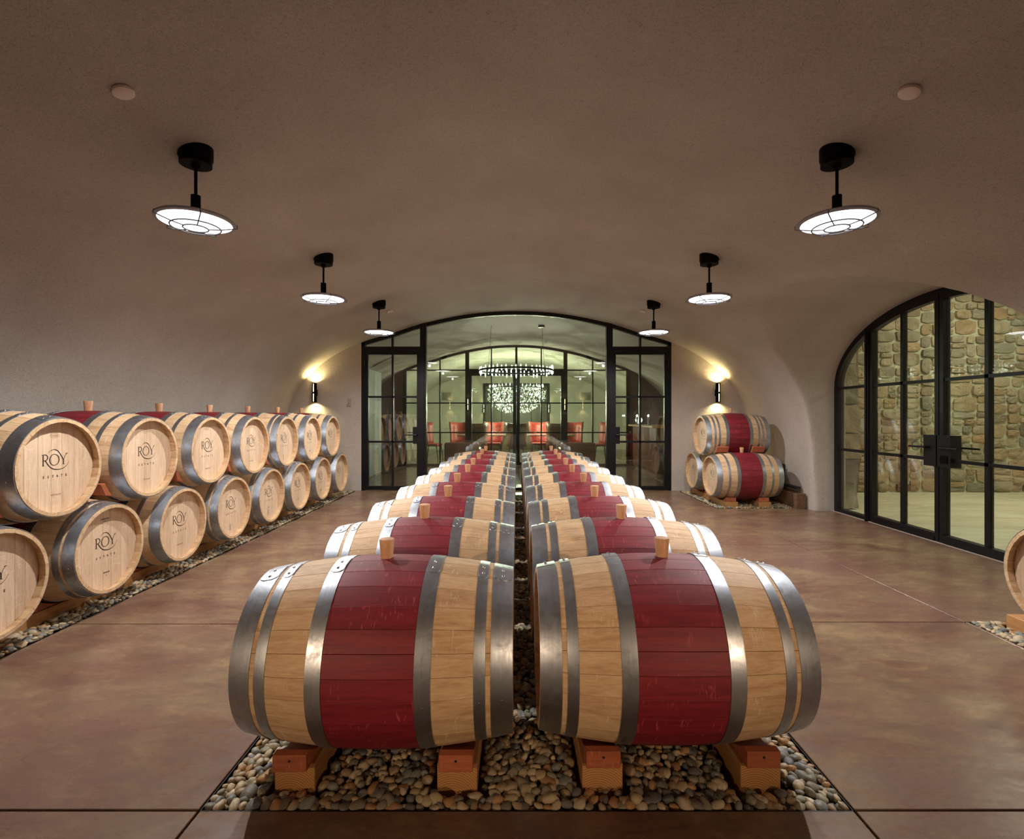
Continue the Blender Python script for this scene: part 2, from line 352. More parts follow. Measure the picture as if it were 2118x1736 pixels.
def sd_poly(P, X, Z):
    d = np.full(X.shape, 1e9); ins = np.zeros(X.shape, bool); n = len(P)
    for i in range(n):
        ax, az = P[i]; bx, bz = P[(i+1) % n]
        ex, ez = bx-ax, bz-az; wx, wz = X-ax, Z-az
        t = np.clip((wx*ex+wz*ez)/max(ex*ex+ez*ez, 1e-12), 0, 1)
        d = np.minimum(d, (wx-t*ex)**2+(wz-t*ez)**2)
        c = ((az > Z) != (bz > Z)) & (X < (bx-ax)*(Z-az)/(bz-az+1e-12)+ax); ins ^= c
    d = np.sqrt(d); return np.where(ins, -d, d)
Y_FRONT, Y_BACK = -2.6, 9.11
def build_shell():
    h = .045
    xs = np.arange(-4.5, 4.47+h, h); xs = xs-(xs[-1]-4.47); ys = np.arange(Y_FRONT-.03, Y_BACK+.15, h); zs = np.arange(-.14, 3.4, h)
    X, Z = np.meshgrid(xs, zs, indexing='ij'); Yg, Zg = np.meshgrid(ys, zs, indexing='ij')
    pv = [tuple(p) for p in HALF]+[(4.17, -3), (-4.17, -3)]+[(-p[0], p[1]) for p in HALF[::-1][:-1]]
    th = np.linspace(0, PI, 48); pt = [(ARC_Y+ARC_A*math.cos(t), ARC_Z+ARC_B*math.sin(t)) for t in th]+[(ARC_Y-ARC_A, -3), (ARC_Y+ARC_A, -3)]
    d1 = sd_poly(pv, X, Z)[:, None, :]; d2 = sd_poly(pt, Yg, Zg)[None, :, :]
    d2 = np.maximum(d2, (2.0-xs)[:, None, None]); d1 = np.broadcast_to(d1, (len(xs), len(ys), len(zs)))
    k = .04; hh = np.clip(.5+.5*(d2-d1)/k, 0, 1)
    F = d2*(1-hh)+d1*hh-k*hh*(1-hh)
    F = F.astype(np.float64); nx, ny, nz = F.shape
    S = F < 0
    cs = np.zeros((nx-1, ny-1, nz-1, 3)); cn = np.zeros((nx-1, ny-1, nz-1))
    for ax in range(3):
        sl0 = [slice(None)]*3; sl1 = [slice(None)]*3; sl0[ax] = slice(0, -1); sl1[ax] = slice(1, None)
        f0 = F[tuple(sl0)]; f1 = F[tuple(sl1)]; cr = (f0 < 0) != (f1 < 0); t = np.where(cr, f0/(f0-f1+1e-15), 0)
        idx = np.indices(f0.shape).astype(float); idx[ax] += t
        P = np.stack([idx[0], idx[1], idx[2]], -1)*cr[..., None]
        o1, o2 = [a for a in range(3) if a != ax]
        for a in (0, 1):
            for b in (0, 1):
                s = [slice(None)]*3; s[o1] = slice(a, f0.shape[o1]-1+a); s[o2] = slice(b, f0.shape[o2]-1+b)
                cs += P[tuple(s)]; cn += cr[tuple(s)]
    act = cn > 0; vid = -np.ones(act.shape, int); vid[act] = np.arange(act.sum())
    V = cs[act]/cn[act][:, None]; V = np.stack([xs[0]+V[:, 0]*h, ys[0]+V[:, 1]*h, zs[0]+V[:, 2]*h], -1)
    faces = []
    for ax in range(3):
        sl0 = [slice(None)]*3; sl1 = [slice(None)]*3; sl0[ax] = slice(0, -1); sl1[ax] = slice(1, None)
        s0 = S[tuple(sl0)]; s1 = S[tuple(sl1)]; o1, o2 = [(1, 2), (2, 0), (0, 1)][ax]
        I = np.argwhere(s0 != s1)
        I = I[(I[:, o1] > 0) & (I[:, o2] > 0) & (I[:, o1] < F.shape[o1]-1) & (I[:, o2] < F.shape[o2]-1)]
        e1 = np.zeros(3, int); e1[o1] = 1; e2 = np.zeros(3, int); e2[o2] = 1
        q = [I-e1-e2, I-e2, I, I-e1]; q = np.stack([vid[a[:, 0], a[:, 1], a[:, 2]] for a in q], -1)
        fl = s0[I[:, 0], I[:, 1], I[:, 2]]; q[fl] = q[fl][:, ::-1]; faces.append(q)
    Fc = np.concatenate(faces); cen = V[Fc].mean(1)
    sel = {'wall_left': (cen[:, 2] < 1.3) & (cen[:, 0] < 0), 'wall_right': (cen[:, 2] < 1.3) & (cen[:, 0] > 0), 'ceiling': cen[:, 2] >= 1.3}
    for nm, s in sel.items():
        f = Fc[s]; u, inv = np.unique(f, return_inverse=True); f = inv.reshape(f.shape)
        me = bpy.data.meshes.new(nm); me.from_pydata(V[u].tolist(), [], f.tolist()); me.materials.append(MAT['plaster'])
        me.polygons.foreach_set('use_smooth', [True]*len(me.polygons)); me.update()
        tag(inst(nm, me), kind='structure')
build_shell()

# ------------------------------------------------------------------ floor, walls
PITS = [(-4.6, -2.84, -2.7, 8.98), (-1.075, 1.145, 1.728, 8.55), (2.92, 4.6, -2.7, 3.30), (2.87, 3.98, 7.32, 8.98)]
def build_floor():
    fl = MB().box(-4.6, 4.6, Y_FRONT-.1, 9.2, -.30, -.11).obj('floor', 'floor_joint', smooth=0); tag(fl, kind='structure')
    g = .0045
    X = [-2.84, -1.075, 1.145, 2.92, 4.6]
    R = [(-2.84, -1.075, 1.728, 3.27), (-2.84, -1.075, 3.27, 5.27), (-2.84, -1.075, 5.27, 7.32), (-2.84, -1.075, 7.32, 9.2),
         (1.145, 2.9, 1.728, 3.30), (1.145, 2.9, 3.30, 5.27), (1.145, 2.9, 5.27, 7.32), (1.145, 2.87, 7.32, 9.2),
         (2.9, 4.6, 3.30, 5.27), (2.9, 4.6, 5.27, 7.32), (3.98, 4.6, 7.32, 9.2), (2.87, 3.98, 8.98, 9.2), (-4.6, -2.84, 8.98, 9.2),
         (-1.075, 1.145, 8.55, 9.2), (-1.075, 1.145, Y_FRONT-.1, 1.728), (-2.84, -1.075, Y_FRONT-.1, 1.728), (1.145, 2.92, Y_FRONT-.1, 1.728), (2.9, 2.92, 1.728, 3.30)]
    for (a, b, c, d) in R:
        o = MB().box(a+g, b-(g if b-a > .1 else -g), c+g, d-g, -.11, 0).obj('slab', 'concrete_floor', fl, bevel=.002)
        o.data.materials[0] = MAT['concrete_floor']
    # edge angles round the pebble beds
    for (a, b, c, d) in PITS:
        e = MB()
        for r in ((a, a+.003, c, d), (b-.003, b, c, d), (a, b, c, c+.003), (a, b, d-.003, d)): e.box(*r, -.11, -.004)
        e.obj('bed_edging', 'black_steel', fl, smooth=0)
build_floor()
def struct(o): tag(o, kind='structure'); return o
# wall behind the camera, with a dark doorway
struct(MB().box(-4.6, 4.6, Y_FRONT-.3, Y_FRONT-.02, -.2, 3.5).obj('wall_front', 'plaster', smooth=0))
dd = empty('door_1', (0, Y_FRONT, 0)); struct(dd)
MB().box(-1.7, 1.7, -.02, .03, 0, 2.3).obj('door_leaf', 'dark_void', dd, smooth=0)
MB().box(-1.78, -1.7, -.02, .06, 0, 2.38).box(1.7, 1.78, -.02, .06, 0, 2.38).box(-1.7, 1.7, -.02, .06, 2.3, 2.38).box(-.04, .04, .03, .05, 0, 2.3).obj('door_frame', 'black_steel', dd, smooth=0)
# wall beside the back glazing
for s in (-1, 1):
    pts = [(s*2.755, -.2), (s*4.4, -.2), (s*4.4, 1.4)]+[(s*x, ceil_z(x)+.06) for x in np.linspace(4.0, 2.755, 14)]
    struct(MB().prism(pts, Y_BACK-.06, Y_BACK+.1, 'y').obj('wall_back', 'plaster', smooth=20))

# ------------------------------------------------------------------ glazing helpers
def arch_band(mb, x0, x1, fz, th, y0, y1, n=40, mi=0):
    xs = np.linspace(x0, x1, n+1); vs = []; fs = []
    for x in xs:
        z = fz(x); vs += [(x, y0, z), (x, y1, z), (x, y1, z-th), (x, y0, z-th)]
    for i in range(n):
        a = 4*i
        for k in range(4): fs.append((a+k, a+(k+1) % 4, a+4+(k+1) % 4, a+4+k))
    fs += [(0, 1, 2, 3), (4*n+3, 4*n+2, 4*n+1, 4*n)]
    mb.add(vs, fs, mi)
def pane(name, x0, x1, z0, fz, y, parent, th=.008, n=8):
    poly = [(x0, z0), (x1, z0)]+[(x, fz(x)) for x in np.linspace(x1, x0, n)]
    return MB().prism(poly, y, y+th, 'y').obj(name, 'pane_glass', parent, smooth=0)

def glazed_wall_back():
    Y = Y_BACK; y0, y1 = Y-.05, Y+.03
    w = empty('window_1', (0, 0, 0)); struct(w)
    fz = lambda x: ceil_z(x)+.01
    f = MB(); arch_band(f, -2.755, 2.755, fz, .075, y0, y1); f.obj('arch_frame', 'black_steel', w)
    for s in (-1, 1):
        MB().box(s*2.755, s*2.69, y0, y1, 0, 2.62).obj('frame_post', 'black_steel', w, smooth=0)
        MB().box(s*1.60, s*1.71, y0-.02, y1, 0, 3.0).box(s*1.64, s*1.67, y0-.035, y0-.02, 0, 3.0).obj('mullion', 'black_steel', w, smooth=0)
        MB().box(s*1.71, s*2.69, y0, y1, 2.485, 2.56).obj('transom', 'black_steel', w, smooth=0)
        MB().box(s*2.19, s*2.225, y0+.01, y1-.01, 2.56, 2.85).obj('muntin', 'black_steel', w, smooth=0)
        for a, b in ((1.71, 2.19), (2.225, 2.69)):
            pane('transom_pane', min(s*a, s*b), max(s*a, s*b), 2.56, lambda x: ceil_z(x)-.05, Y-.01, w)
    MB().box(-1.6, 1.6, y0, y1, 0, .05).obj('sill', 'black_steel', w, smooth=0)
    pane('pane', -1.6, 1.6, .05, lambda x: ceil_z(x)-.05, Y-.01, w, n=30)
    for s, nm in ((-1, 'door_2'), (1, 'door_3')):
        d = empty(nm, (s*2.69, Y, 0)); struct(d)
        L = lambda a: s*(a-2.69)                         # local x of world |x|=a
        MB().box(L(2.69), L(2.635), -.045, .02, .01, 2.48).obj('stile', 'black_steel', d, smooth=0)
        MB().box(L(1.77), L(1.71), -.045, .02, .01, 2.48).obj('stile', 'black_steel', d, smooth=0)
        MB().box(L(2.635), L(1.77), -.045, .02, .01, .075).obj('rail', 'black_steel', d, smooth=0)
        MB().box(L(2.635), L(1.77), -.045, .02, 2.42, 2.48).obj('rail', 'black_steel', d, smooth=0)
        zs = [.075, .865, 1.665, 2.42]; xs = [2.635, 2.205, 1.77]
        MB().box(L(2.222), L(2.188), -.035, .01, .075, 2.42).obj('muntin', 'black_steel', d, smooth=0)
        for z in zs[1:3]: MB().box(L(2.635), L(1.77), -.035, .01, z-.017, z+.017).obj('muntin', 'black_steel', d, smooth=0)
        for i in range(3):
            for j in range(2):
                MB().box(L(xs[j]), L(xs[j+1]), -.014, -.006, zs[i], zs[i+1]).obj('pane', 'pane_glass', d, smooth=0)
        MB().box(L(1.71), L(1.84), -.06, .035, .83, 1.13).obj('lock_box', 'black_steel', d, smooth=0)
        MB().tube([(L(1.76), -.06, .99), (L(1.76), -.11, .99), (L(1.97), -.11, .99)], .011).obj('lever', 'black_steel', d)
        for z in (.25, 1.2, 2.2):
            MB().lathe([(.014, 0), (.014, .10)], 10, mtx=Matrix.Translation((s*.0, -.055, z))).obj('hinge', 'black_steel', d)
glazed_wall_back()

def side_doors():
    """arched steel doors in the right-hand opening; plane x = 4.47"""
    XD = 4.47
    w = empty('window_2', (0, 0, 0)); struct(w)
    R = Matrix(((0, -1, 0, XD), (1, 0, 0, 0), (0, 0, 1, 0), (0, 0, 0, 1)))   # local (u, v, z) -> x = XD - v, y = u : v positive faces the room
    def bx(mb, u0, u1, v0, v1, z0, z1): return mb.box(u0, u1, v0, v1, z0, z1, mtx=R)
    # arch frame along ellipse
    n = 56; vs = []; fs = []
    path = [(ARC_Y+ARC_A, 0), (ARC_Y+ARC_A, .9)]+[(ARC_Y+ARC_A*math.cos(t), ARC_Z+ARC_B*math.sin(t)) for t in np.linspace(0, PI, n)]+[(ARC_Y-ARC_A, .9), (ARC_Y-ARC_A, 0)]
    inner = []
    for i, (u, z) in enumerate(path):
        if 2 <= i < 2+n:
            t = PI*(i-2)/(n-1); inner.append((ARC_Y+(ARC_A-.075)*math.cos(t), ARC_Z+(ARC_B-.075)*math.sin(t)))
        else: inner.append((u-.075 if u > ARC_Y else u+.075, z))
    def band(va, vb, o, i_, mb):
        vs = []; fs = []
        for (a, b), (c, d) in zip(o, i_):
            vs += [R @ Vector((a, va, b)), R @ Vector((a, vb, b)), R @ Vector((c, vb, d)), R @ Vector((c, va, d))]
        m = len(o)
        for i in range(m-1):
            for k in range(4): fs.append((4*i+k, 4*i+(k+1) % 4, 4*i+4+(k+1) % 4, 4*i+4+k))
        fs += [(0, 1, 2, 3), (4*m-1, 4*m-2, 4*m-3, 4*m-4)]
        mb.add(vs, fs)
    mb = MB(); band(-.06, .03, path, inner, mb); mb.obj('arch_frame', 'black_steel', w)
    mb = MB(); bx(mb, ARC_Y-ARC_A+.07, ARC_Y+ARC_A-.07, -.06, .03, 0, .05); mb.obj('sill', 'black_steel', w, smooth=0)
    mb = MB(); bx(mb, ARC_Y-ARC_A, ARC_Y+ARC_A, .03, .05, -.01, .006); mb.obj('threshold', 'plate_paint', w, smooth=0)
    az = lambda u: arch_z(u, .06)
    for c in (ARC_Y-1.09, ARC_Y+1.09):
        mb = MB(); bx(mb, c-.035, c+.035, -.06, .05, 0, az(c)+.01); bx(mb, c-.01, c+.01, .05, .062, 0, az(c)); mb.obj('mullion', 'black_steel', w, smooth=0)
    # sidelights
    zb = [.87, 1.71]
    for s in (-1, 1):
        u0, u1 = sorted((ARC_Y+s*1.125, ARC_Y+s*(ARC_A-.075)))
        for z in zb:
            mb = MB(); bx(mb, u0, u1, -.03, .02, z-.017, z+.017); mb.obj('muntin', 'black_steel', w, smooth=0)
        lv = [.05]+zb
        for i in range(2):
            mb = MB(); bx(mb, u0, u1, -.004, .004, lv[i], lv[i+1]); mb.obj('pane', 'pane_glass', w, smooth=0)
        us = np.linspace(u0, u1, 14); poly = [(u0, zb[1]), (u1, zb[1])]+[(u, max(az(u), zb[1]+.001)) for u in us[::-1]]
        mb = MB(); mb.prism(poly, -.004, .004, 'y', mtx=R); mb.obj('pane', 'pane_glass', w, smooth=0)
    # two leaves
    for s, nm in ((1, 'door_4'), (-1, 'door_5')):
        d = empty(nm, (0, 0, 0)); struct(d)
        uo, ui = ARC_Y+s*1.055, ARC_Y+s*.006
        a, b = sorted((uo, ui))
        st = .05
        for c in ((a, a+st), (b-st, b)):
            mid = (c[0]+c[1])/2; mb = MB(); bx(mb, c[0], c[1], -.04, .035, .012, az(mid)-.005); mb.obj('stile', 'black_steel', d, smooth=0)
        mb = MB(); bx(mb, a+st, b-st, -.04, .035, .012, .09); bx(mb, a+st, b-st, .035, .045, .012, .05); mb.obj('rail', 'black_steel', d, smooth=0)
        # arched top rail
        us = np.linspace(a+st, b-st, 16); o = [(u, az(u)-.004) for u in us]; i_ = [(u, az(u)-.055) for u in us]
        mb = MB(); band(-.04, .035, o, i_, mb); mb.obj('rail', 'black_steel', d)
        m = (a+b)/2
        mb = MB(); bx(mb, m-.02, m+.02, -.03, .025, .09, az(m)-.05); mb.obj('muntin', 'black_steel', d, smooth=0)
        for z in zb:
            mb = MB(); bx(mb, a+st, b-st, -.03, .025, z-.017, z+.017); mb.obj('muntin', 'black_steel', d, smooth=0)
        lv = [.09]+zb
        for (p, q) in ((a+st, m-.02), (m+.02, b-st)):
            for i in range(2):
                mb = MB(); bx(mb, p, q, -.004, .004, lv[i], lv[i+1]); mb.obj('pane', 'pane_glass', d, smooth=0)
            us = np.linspace(p, q, 10); poly = [(p, zb[1]), (q, zb[1])]+[(u, az(u)-.05) for u in us[::-1]]
            mb = MB(); mb.prism(poly, -.004, .004, 'y', mtx=R); mb.obj('pane', 'pane_glass', d, smooth=0)
        q0, q1 = sorted((ARC_Y+s*.008, ARC_Y+s*.17))
        mb = MB(); bx(mb, q0, q1, -.055, .06, .80, 1.13)
        mb.obj('lock_box', 'black_steel', d, smooth=0)
        if s == -1:
            mb = MB(); bx(mb, ARC_Y-.14, ARC_Y-.05, .06, .068, .84, .92); mb.obj('deadbolt', 'black_lamp', d, smooth=0)
        mb = MB(); pts = [R @ Vector(p) for p in ((ARC_Y+s*.09, .05, 1.0), (ARC_Y+s*.09, .11, 1.0), (ARC_Y+s*.31, .11, 1.0))]
        mb.tube(pts, .011); mb.obj('lever', 'black_steel', d)
        mb = MB(); pts = [R @ Vector(p) for p in ((ARC_Y+s*.09, -.05, 1.0), (ARC_Y+s*.09, -.11, 1.0), (ARC_Y+s*.31, -.11, 1.0))]
        mb.tube(pts, .011); mb.obj('lever', 'black_steel', d)
    # outer wall with the arched hole
    outer = [(ARC_Y+ARC_A+.005, -.1)]+[(ARC_Y+(ARC_A+.005)*math.cos(t), ARC_Z+(ARC_B+.005)*math.sin(t)) for t in np.linspace(0, PI, 40)]+[(ARC_Y-ARC_A-.005, -.1)]
    rect = []
    for (u, z) in outer:
        if z < 0: rect.append((10.5 if u > ARC_Y else .5, -.1)); continue
        dx, dz = u-ARC_Y, max(z-1.0, .01); k = min((5.1 if dx > 0 else 4.85)/max(abs(dx), 1e-6), 3.3/max(dz, 1e-6)); rect.append((ARC_Y+dx*k, 1.0+dz*k))
    mb = MB(); band(-.13, -.06, rect, outer, mb); struct(mb.obj('wall_right', 'plaster', smooth=0))
side_doors()

# ------------------------------------------------------------------ the stone hall beyond
def clip(poly, nx, nz, c):        # keep nx*x+nz*z <= c
    out = []
    for i in range(len(poly)):
        p, q = poly[i], poly[(i+1) % len(poly)]; dp = nx*p[0]+nz*p[1]-c; dq = nx*q[0]+nz*q[1]-c
        if dp <= 0: out.append(p)
        if dp*dq < 0:
            t = dp/(dp-dq); out.append((p[0]+(q[0]-p[0])*t, p[1]+(q[1]-p[1])*t))
    return out
def chaikin(P):
    o = []
    for i in range(len(P)):
        p, q = P[i], P[(i+1) % len(P)]
        o += [(p[0]*.88+q[0]*.12, p[1]*.88+q[1]*.12), (p[0]*.12+q[0]*.88, p[1]*.12+q[1]*.88)]
    return o
def rubble_wall():
    Y = 8.9; x0, x1, z1 = 5.92, 10.6, 3.75
    wall = struct(MB().box(x0, x1, Y, Y+.4, -.1, 4.2).obj('wall_stone', 'mortar', smooth=0))
    rr = random.Random(11); x1s, z1 = 10.55, 3.95; cells = []
    def split(ax, az, bx, bz):
        w, h = bx-ax, bz-az
        tw, th = rr.uniform(.28, .60), rr.uniform(.17, .36)
        if w <= tw and h <= th: cells.append((ax, az, bx, bz)); return
        if w/tw > h/th: m = ax+w*rr.uniform(.34, .66); split(ax, az, m, bz); split(m, az, bx, bz)
        else: m = az+h*rr.uniform(.36, .64); split(ax, az, bx, m); split(ax, m, bx, bz)
    X = x0
    while X < x1s-.3:
        nx = min(X+rr.uniform(.9, 1.4), x1s); z = 0
        if x1s-nx < .4: nx = x1s
        while z < z1-.2:
            nz = min(z+rr.uniform(.5, .9), z1); nz = z1 if z1-nz < .25 else nz
            split(X, z, nx, nz); z = nz
        X = nx
    cells.sort(key=lambda c: c[0]); cells = cells[:298]
    for (ax, az, bx, bz) in cells:
        g = rr.uniform(.003, .007); w, h = (bx-ax)/2-g, (bz-az)/2-g; cx, cz = (ax+bx)/2, (az+bz)/2; sh = rr.uniform(-.10, .10)
        jt = [rr.uniform(.86, 1.0) for _ in range(4)]; m = 14; poly = []
        e = rr.uniform(5, 13)
        for k in range(m):
            t = 2*PI*(k+.5)/m; c, s_ = math.cos(t), math.sin(t); q = (abs(c)**e+abs(s_)**e)**(-1/e)
            f = jt[int(t/(PI/2)) % 4]; f = 1-(1-f)*abs(math.sin(2*t))**.8
            u, v = w*q*c*f*rr.uniform(.965, 1.03), h*q*s_*f*rr.uniform(.955, 1.035)
            poly.append((u+v*sh*.5, v+u*sh*.35))
        pr = rr.uniform(.018, .06); vs = []; fs = []
        for (u, v) in poly: vs.append((u, .01, v))
        for (u, v) in poly: vs.append((u*.965, -pr*.8+rr.uniform(-.006, .006), v*.95))
        for (u, v) in poly: vs.append((u*.62+rr.uniform(-.01, .01), -pr+rr.uniform(-.014, .010), v*.6))
        for r in (0, 1):
            for k in range(m): fs.append((r*m+k, r*m+(k+1) % m, (r+1)*m+(k+1) % m, (r+1)*m+k))
        vs.append((rr.uniform(-.2, .2)*w, -pr-rr.uniform(-.008, .012), rr.uniform(-.2, .2)*h))
        for k in range(m): fs.append((2*m+k, 2*m+(k+1) % m, 3*m))
        inst('stone', MB().add(vs, fs).mesh('stone', 'rubble', smooth=28), wall, (cx, Y, cz))
    # door jamb of rough stones just outside the opening
    jamb = struct(MB().box(4.61, 4.86, 7.34, 7.7, 0, 3.4).obj('wall_jamb', 'mortar', smooth=0))
    z = 0.0
    while z < 3.2:
        hh = rr.uniform(.22, .42); w = rr.uniform(.0, .07)
        bm = bmesh.new(); bmesh.ops.create_cube(bm, size=1); bmesh.ops.subdivide_edges(bm, edges=bm.edges, cuts=1, use_grid_fill=True)
        for v in bm.verts:
            v.co.x *= .26; v.co.y *= .30+w; v.co.z *= hh-.012
            v.co += Vector((rr.uniform(-.02, .02), rr.uniform(-.02, .02), rr.uniform(-.01, .01)))
        me = bpy.data.meshes.new('stone'); bm.to_mesh(me); bm.free(); me.materials.append(MAT['rubble']); inst('stone', me, jamb, (4.72, 7.42-w, z+hh/2)); z += hh
rubble_wall()
struct(MB().box(4.62, 12.2, .6, 9.2, -.3, -.005).obj('floor', 'travertine', smooth=0))
struct(MB().box(4.6, 12.4, .4, 9.6, 4.0, 4.2).obj('ceiling', 'lounge_wall', smooth=0))
struct(MB().box(10.6, 10.8, .4, 9.3, -.3, 4.1).obj('wall_far', 'lounge_wall', smooth=0))
struct(MB().box(4.7, 10.7, .3, .5, -.3, 4.1).obj('wall_near', 'lounge_wall', smooth=0))
dk = empty('door_6', (5.33, 8.95, 0)); struct(dk)
MB().box(-.62, .36, -.02, .06, 0, 2.9).obj('door_leaf', 'dark_void', dk, smooth=0)
MB().box(.36, .58, -.14, .06, 0, 3.1).obj('door_post', 'old_timber', dk, smooth=0)
MB().box(-.62, .58, -.05, .3, 2.9, 4.1).obj('door_head', 'mortar', dk, smooth=0)

# ------------------------------------------------------------------ lounge behind the back glazing
def lounge():
    pts = [(-4.17, -.1)]+[(-p[0], p[1]) for p in HALF[::-1][:-1]]+[tuple(p) for p in HALF]+[(4.17, -.1)]
    for y0, y1, mt in ((Y_BACK+.1, 13.5, 'plaster'), (13.5, 19.9, 'lounge_wall')):
        vs = []; fs = []; n = len(pts)
        for x, z in pts: vs += [(x, y0, z), (x, y1, z)]
        for i in range(n-1): fs.append((2*i, 2*i+1, 2*i+3, 2*i+2))
        struct(MB().add(vs, fs).obj('ceiling', mt, smooth=60, recalc=False))
    struct(MB().box(-4.4, 4.4, Y_BACK+.1, 20.0, -.2, 0).obj('floor', 'lounge_floor', smooth=0))
    struct(MB().box(-4.4, -1.3, 19.9, 20.1, -.1, 3.4).box(1.3, 4.4, 19.9, 20.1, -.1, 3.4).box(-1.3, 1.3, 19.9, 20.1, 2.58, 3.4).obj('wall_back', 'lounge_wall', smooth=0))
    d = empty('door_7', (0, 20.0, 0)); struct(d)
    MB().box(-1.3, 1.3, .25, .35, 0, 2.6).obj('door_leaf', 'olive_panel', d, smooth=0)
    MB().box(-1.3, -1.22, -.12, .3, 0, 2.58).box(1.22, 1.3, -.12, .3, 0, 2.58).box(-1.22, 1.22, -.12, .3, 2.5, 2.58).obj('door_frame', 'black_steel', d, smooth=0)
    MB().box(-.6, -.57, .2, .26, 0, 2.5).box(.57, .6, .2, .26, 0, 2.5).obj('muntin', 'black_steel', d, smooth=0)
    # second glazed partition
    Y = 13.5; w = empty('window_3', (0, 0, 0)); struct(w); y0, y1 = Y-.04, Y+.04
    f = MB(); arch_band(f, -2.95, 2.95, lambda x: ceil_z(x)+.01, .07, y0, y1); f.obj('arch_frame', 'black_steel', w)
    V = [(-2.95, .04), (-2.02, .016), (-1.30, .05), (-.66, .016), (0, .03), (.66, .016), (1.30, .05), (2.02, .016), (2.95, .04)]
    for x, hw in V:
        MB().box(x-hw, x+hw, y0, y1, 2.53 if x == 0 else 0, ceil_z(x)).obj('mullion', 'black_steel', w, smooth=0)
    MB().box(-1.35, 1.35, y0-.01, y1, 2.46, 2.56).obj('transom', 'black_steel', w, smooth=0)
    for a, b in ((-2.95, -1.35), (1.35, 2.95)):
        for z in (2.53, 1.66, .88): MB().box(a, b, y0+.01, y1-.01, z-.016, z+.016).obj('muntin', 'black_steel', w, smooth=0)
        MB().box(a, b, y0, y1, 0, .05).obj('sill', 'black_steel', w, smooth=0)
    for a, b in zip(V[:-1], V[1:]):
        x0, x1 = a[0]+a[1], b[0]-b[1]
        if abs(x0+x1)/2 > 1.3: pane('pane', x0, x1, .05, lambda x: ceil_z(x)-.05, Y, w)
        else: pane('transom_pane', x0, x1, 2.56, lambda x: ceil_z(x)-.05, Y, w)
    for s, nm in ((-1, 'door_8'), (1, 'door_9')):
        d = empty(nm, (0, Y, 0)); struct(d)
        MB().box(s*1.35, s*1.18, -.045, .04, .01, 2.46).obj('stile', 'black_steel', d, smooth=0)
        MB().box(s*.005, s*.09, -.04, .04, .01, 2.46).obj('stile', 'black_steel', d, smooth=0)
        MB().box(s*.09, s*1.18, -.04, .04, .01, .10).box(s*.09, s*1.18, -.04, .04, 2.38, 2.46).obj('rail', 'black_steel', d, smooth=0)
        MB().box(s*.645, s*.675, -.03, .03, .1, 2.38).obj('muntin', 'black_steel', d, smooth=0)
        for z in (1.66, .88): MB().box(s*.09, s*1.18, -.03, .03, z-.016, z+.016).obj('muntin', 'black_steel', d, smooth=0)
        zz = [.1, .88, 1.66, 2.38]
        for i in range(3):
            for a, b in ((.09, .645), (.675, 1.18)): MB().box(s*a, s*b, -.004, .004, zz[i], zz[i+1]).obj('pane', 'pane_glass', d, smooth=0)
    # timber end walls beside it
    for s in (-1, 1):
        e = struct(MB().prism([(s*2.99, 0), (s*4.2, 0), (s*4.2, 1.4)]+[(s*x, ceil_z(x)+.04) for x in np.linspace(4.0, 2.99, 10)], Y-.02, Y+.08, 'y').obj('wall_panelled', 'dark_panel', smooth=0))
        for k in range(6):
            a, b = 3.0+.19*k, 3.0+.19*(k+1)-.006
            zt = min(ceil_z(a), ceil_z(b))-.02 if b < 4.0 else 1.5
            MB().box(s*a, s*b, Y-.045, Y-.02, .02, zt).obj('panel', 'dark_panel', e, smooth=0)
        MB().box(s*2.955, s*2.995, Y-.06, Y+.06, 0, 2.5).obj('post', 'black_steel', e, smooth=0)
    # corrugated panel on the left wall
    cp = MB(); n = 22
    vs = []; fs = []
    for i in range(n+1):
        y = 10.85+i*.055; x = -3.2+(.02 if i % 2 else 0); vs += [(x, y, .0), (x, y, 2.34)]
    for i in range(n): fs.append((2*i, 2*i+2, 2*i+3, 2*i+1))
    cp.add(vs, fs); cp.box(-3.28, -3.22, 10.85, 12.06, .0, 2.34)
    tag(cp.obj('corrugated_screen', 'corrugated', smooth=0, recalc=False), 'pale corrugated metal screen standing behind the left glass door', 'screen')
lounge()

# ------------------------------------------------------------------ barrels
HL, RB, RH, NST = .485, .35, .297, 28
XB = .455                                            # stave ends at +-HL
def br(x): return RB-(RB-RH)*(abs(x)/HL)**2
def stave_mesh():
    xs = [-.485, -.44, -.40, -.35, -.30, -.24, -.18, -.165, -.10, -.035, .035, .10, .165, .18, .24, .30, .35, .40, .44, .485]
    half = PI/NST; vs = []; fs = []; mi = []
    for x in xs:
        r = br(x); ch = .003 if abs(x) > .48 else 0
        g = .0006/r
        for a, rr_ in ((-half+g, r-.023), (-half+g, r-.0005-ch), (-half+g+.012*half*2, r-ch), (0, r-ch), (half-g-.012*half*2, r-ch), (half-g, r-.0005-ch), (half-g, r-.023)):
            vs.append((x, rr_*math.sin(a), rr_*math.cos(a)))
    for i in range(len(xs)-1):
        m = (xs[i]+xs[i+1])/2; red = abs(m) < .165
        for k in range(7):
            l = (k+1) % 7; fs.append((i*7+k, i*7+l, i*7+7+l, i*7+7+k)); mi.append(1 if red else 0)
    fs.append(tuple(range(7))); fs.append(tuple(reversed([(len(xs)-1)*7+k for k in range(7)]))); mi += [0, 0]
    return MB().add(vs, fs, mi).mesh('stave', ['oak_stave', 'oak_red'], smooth=28)
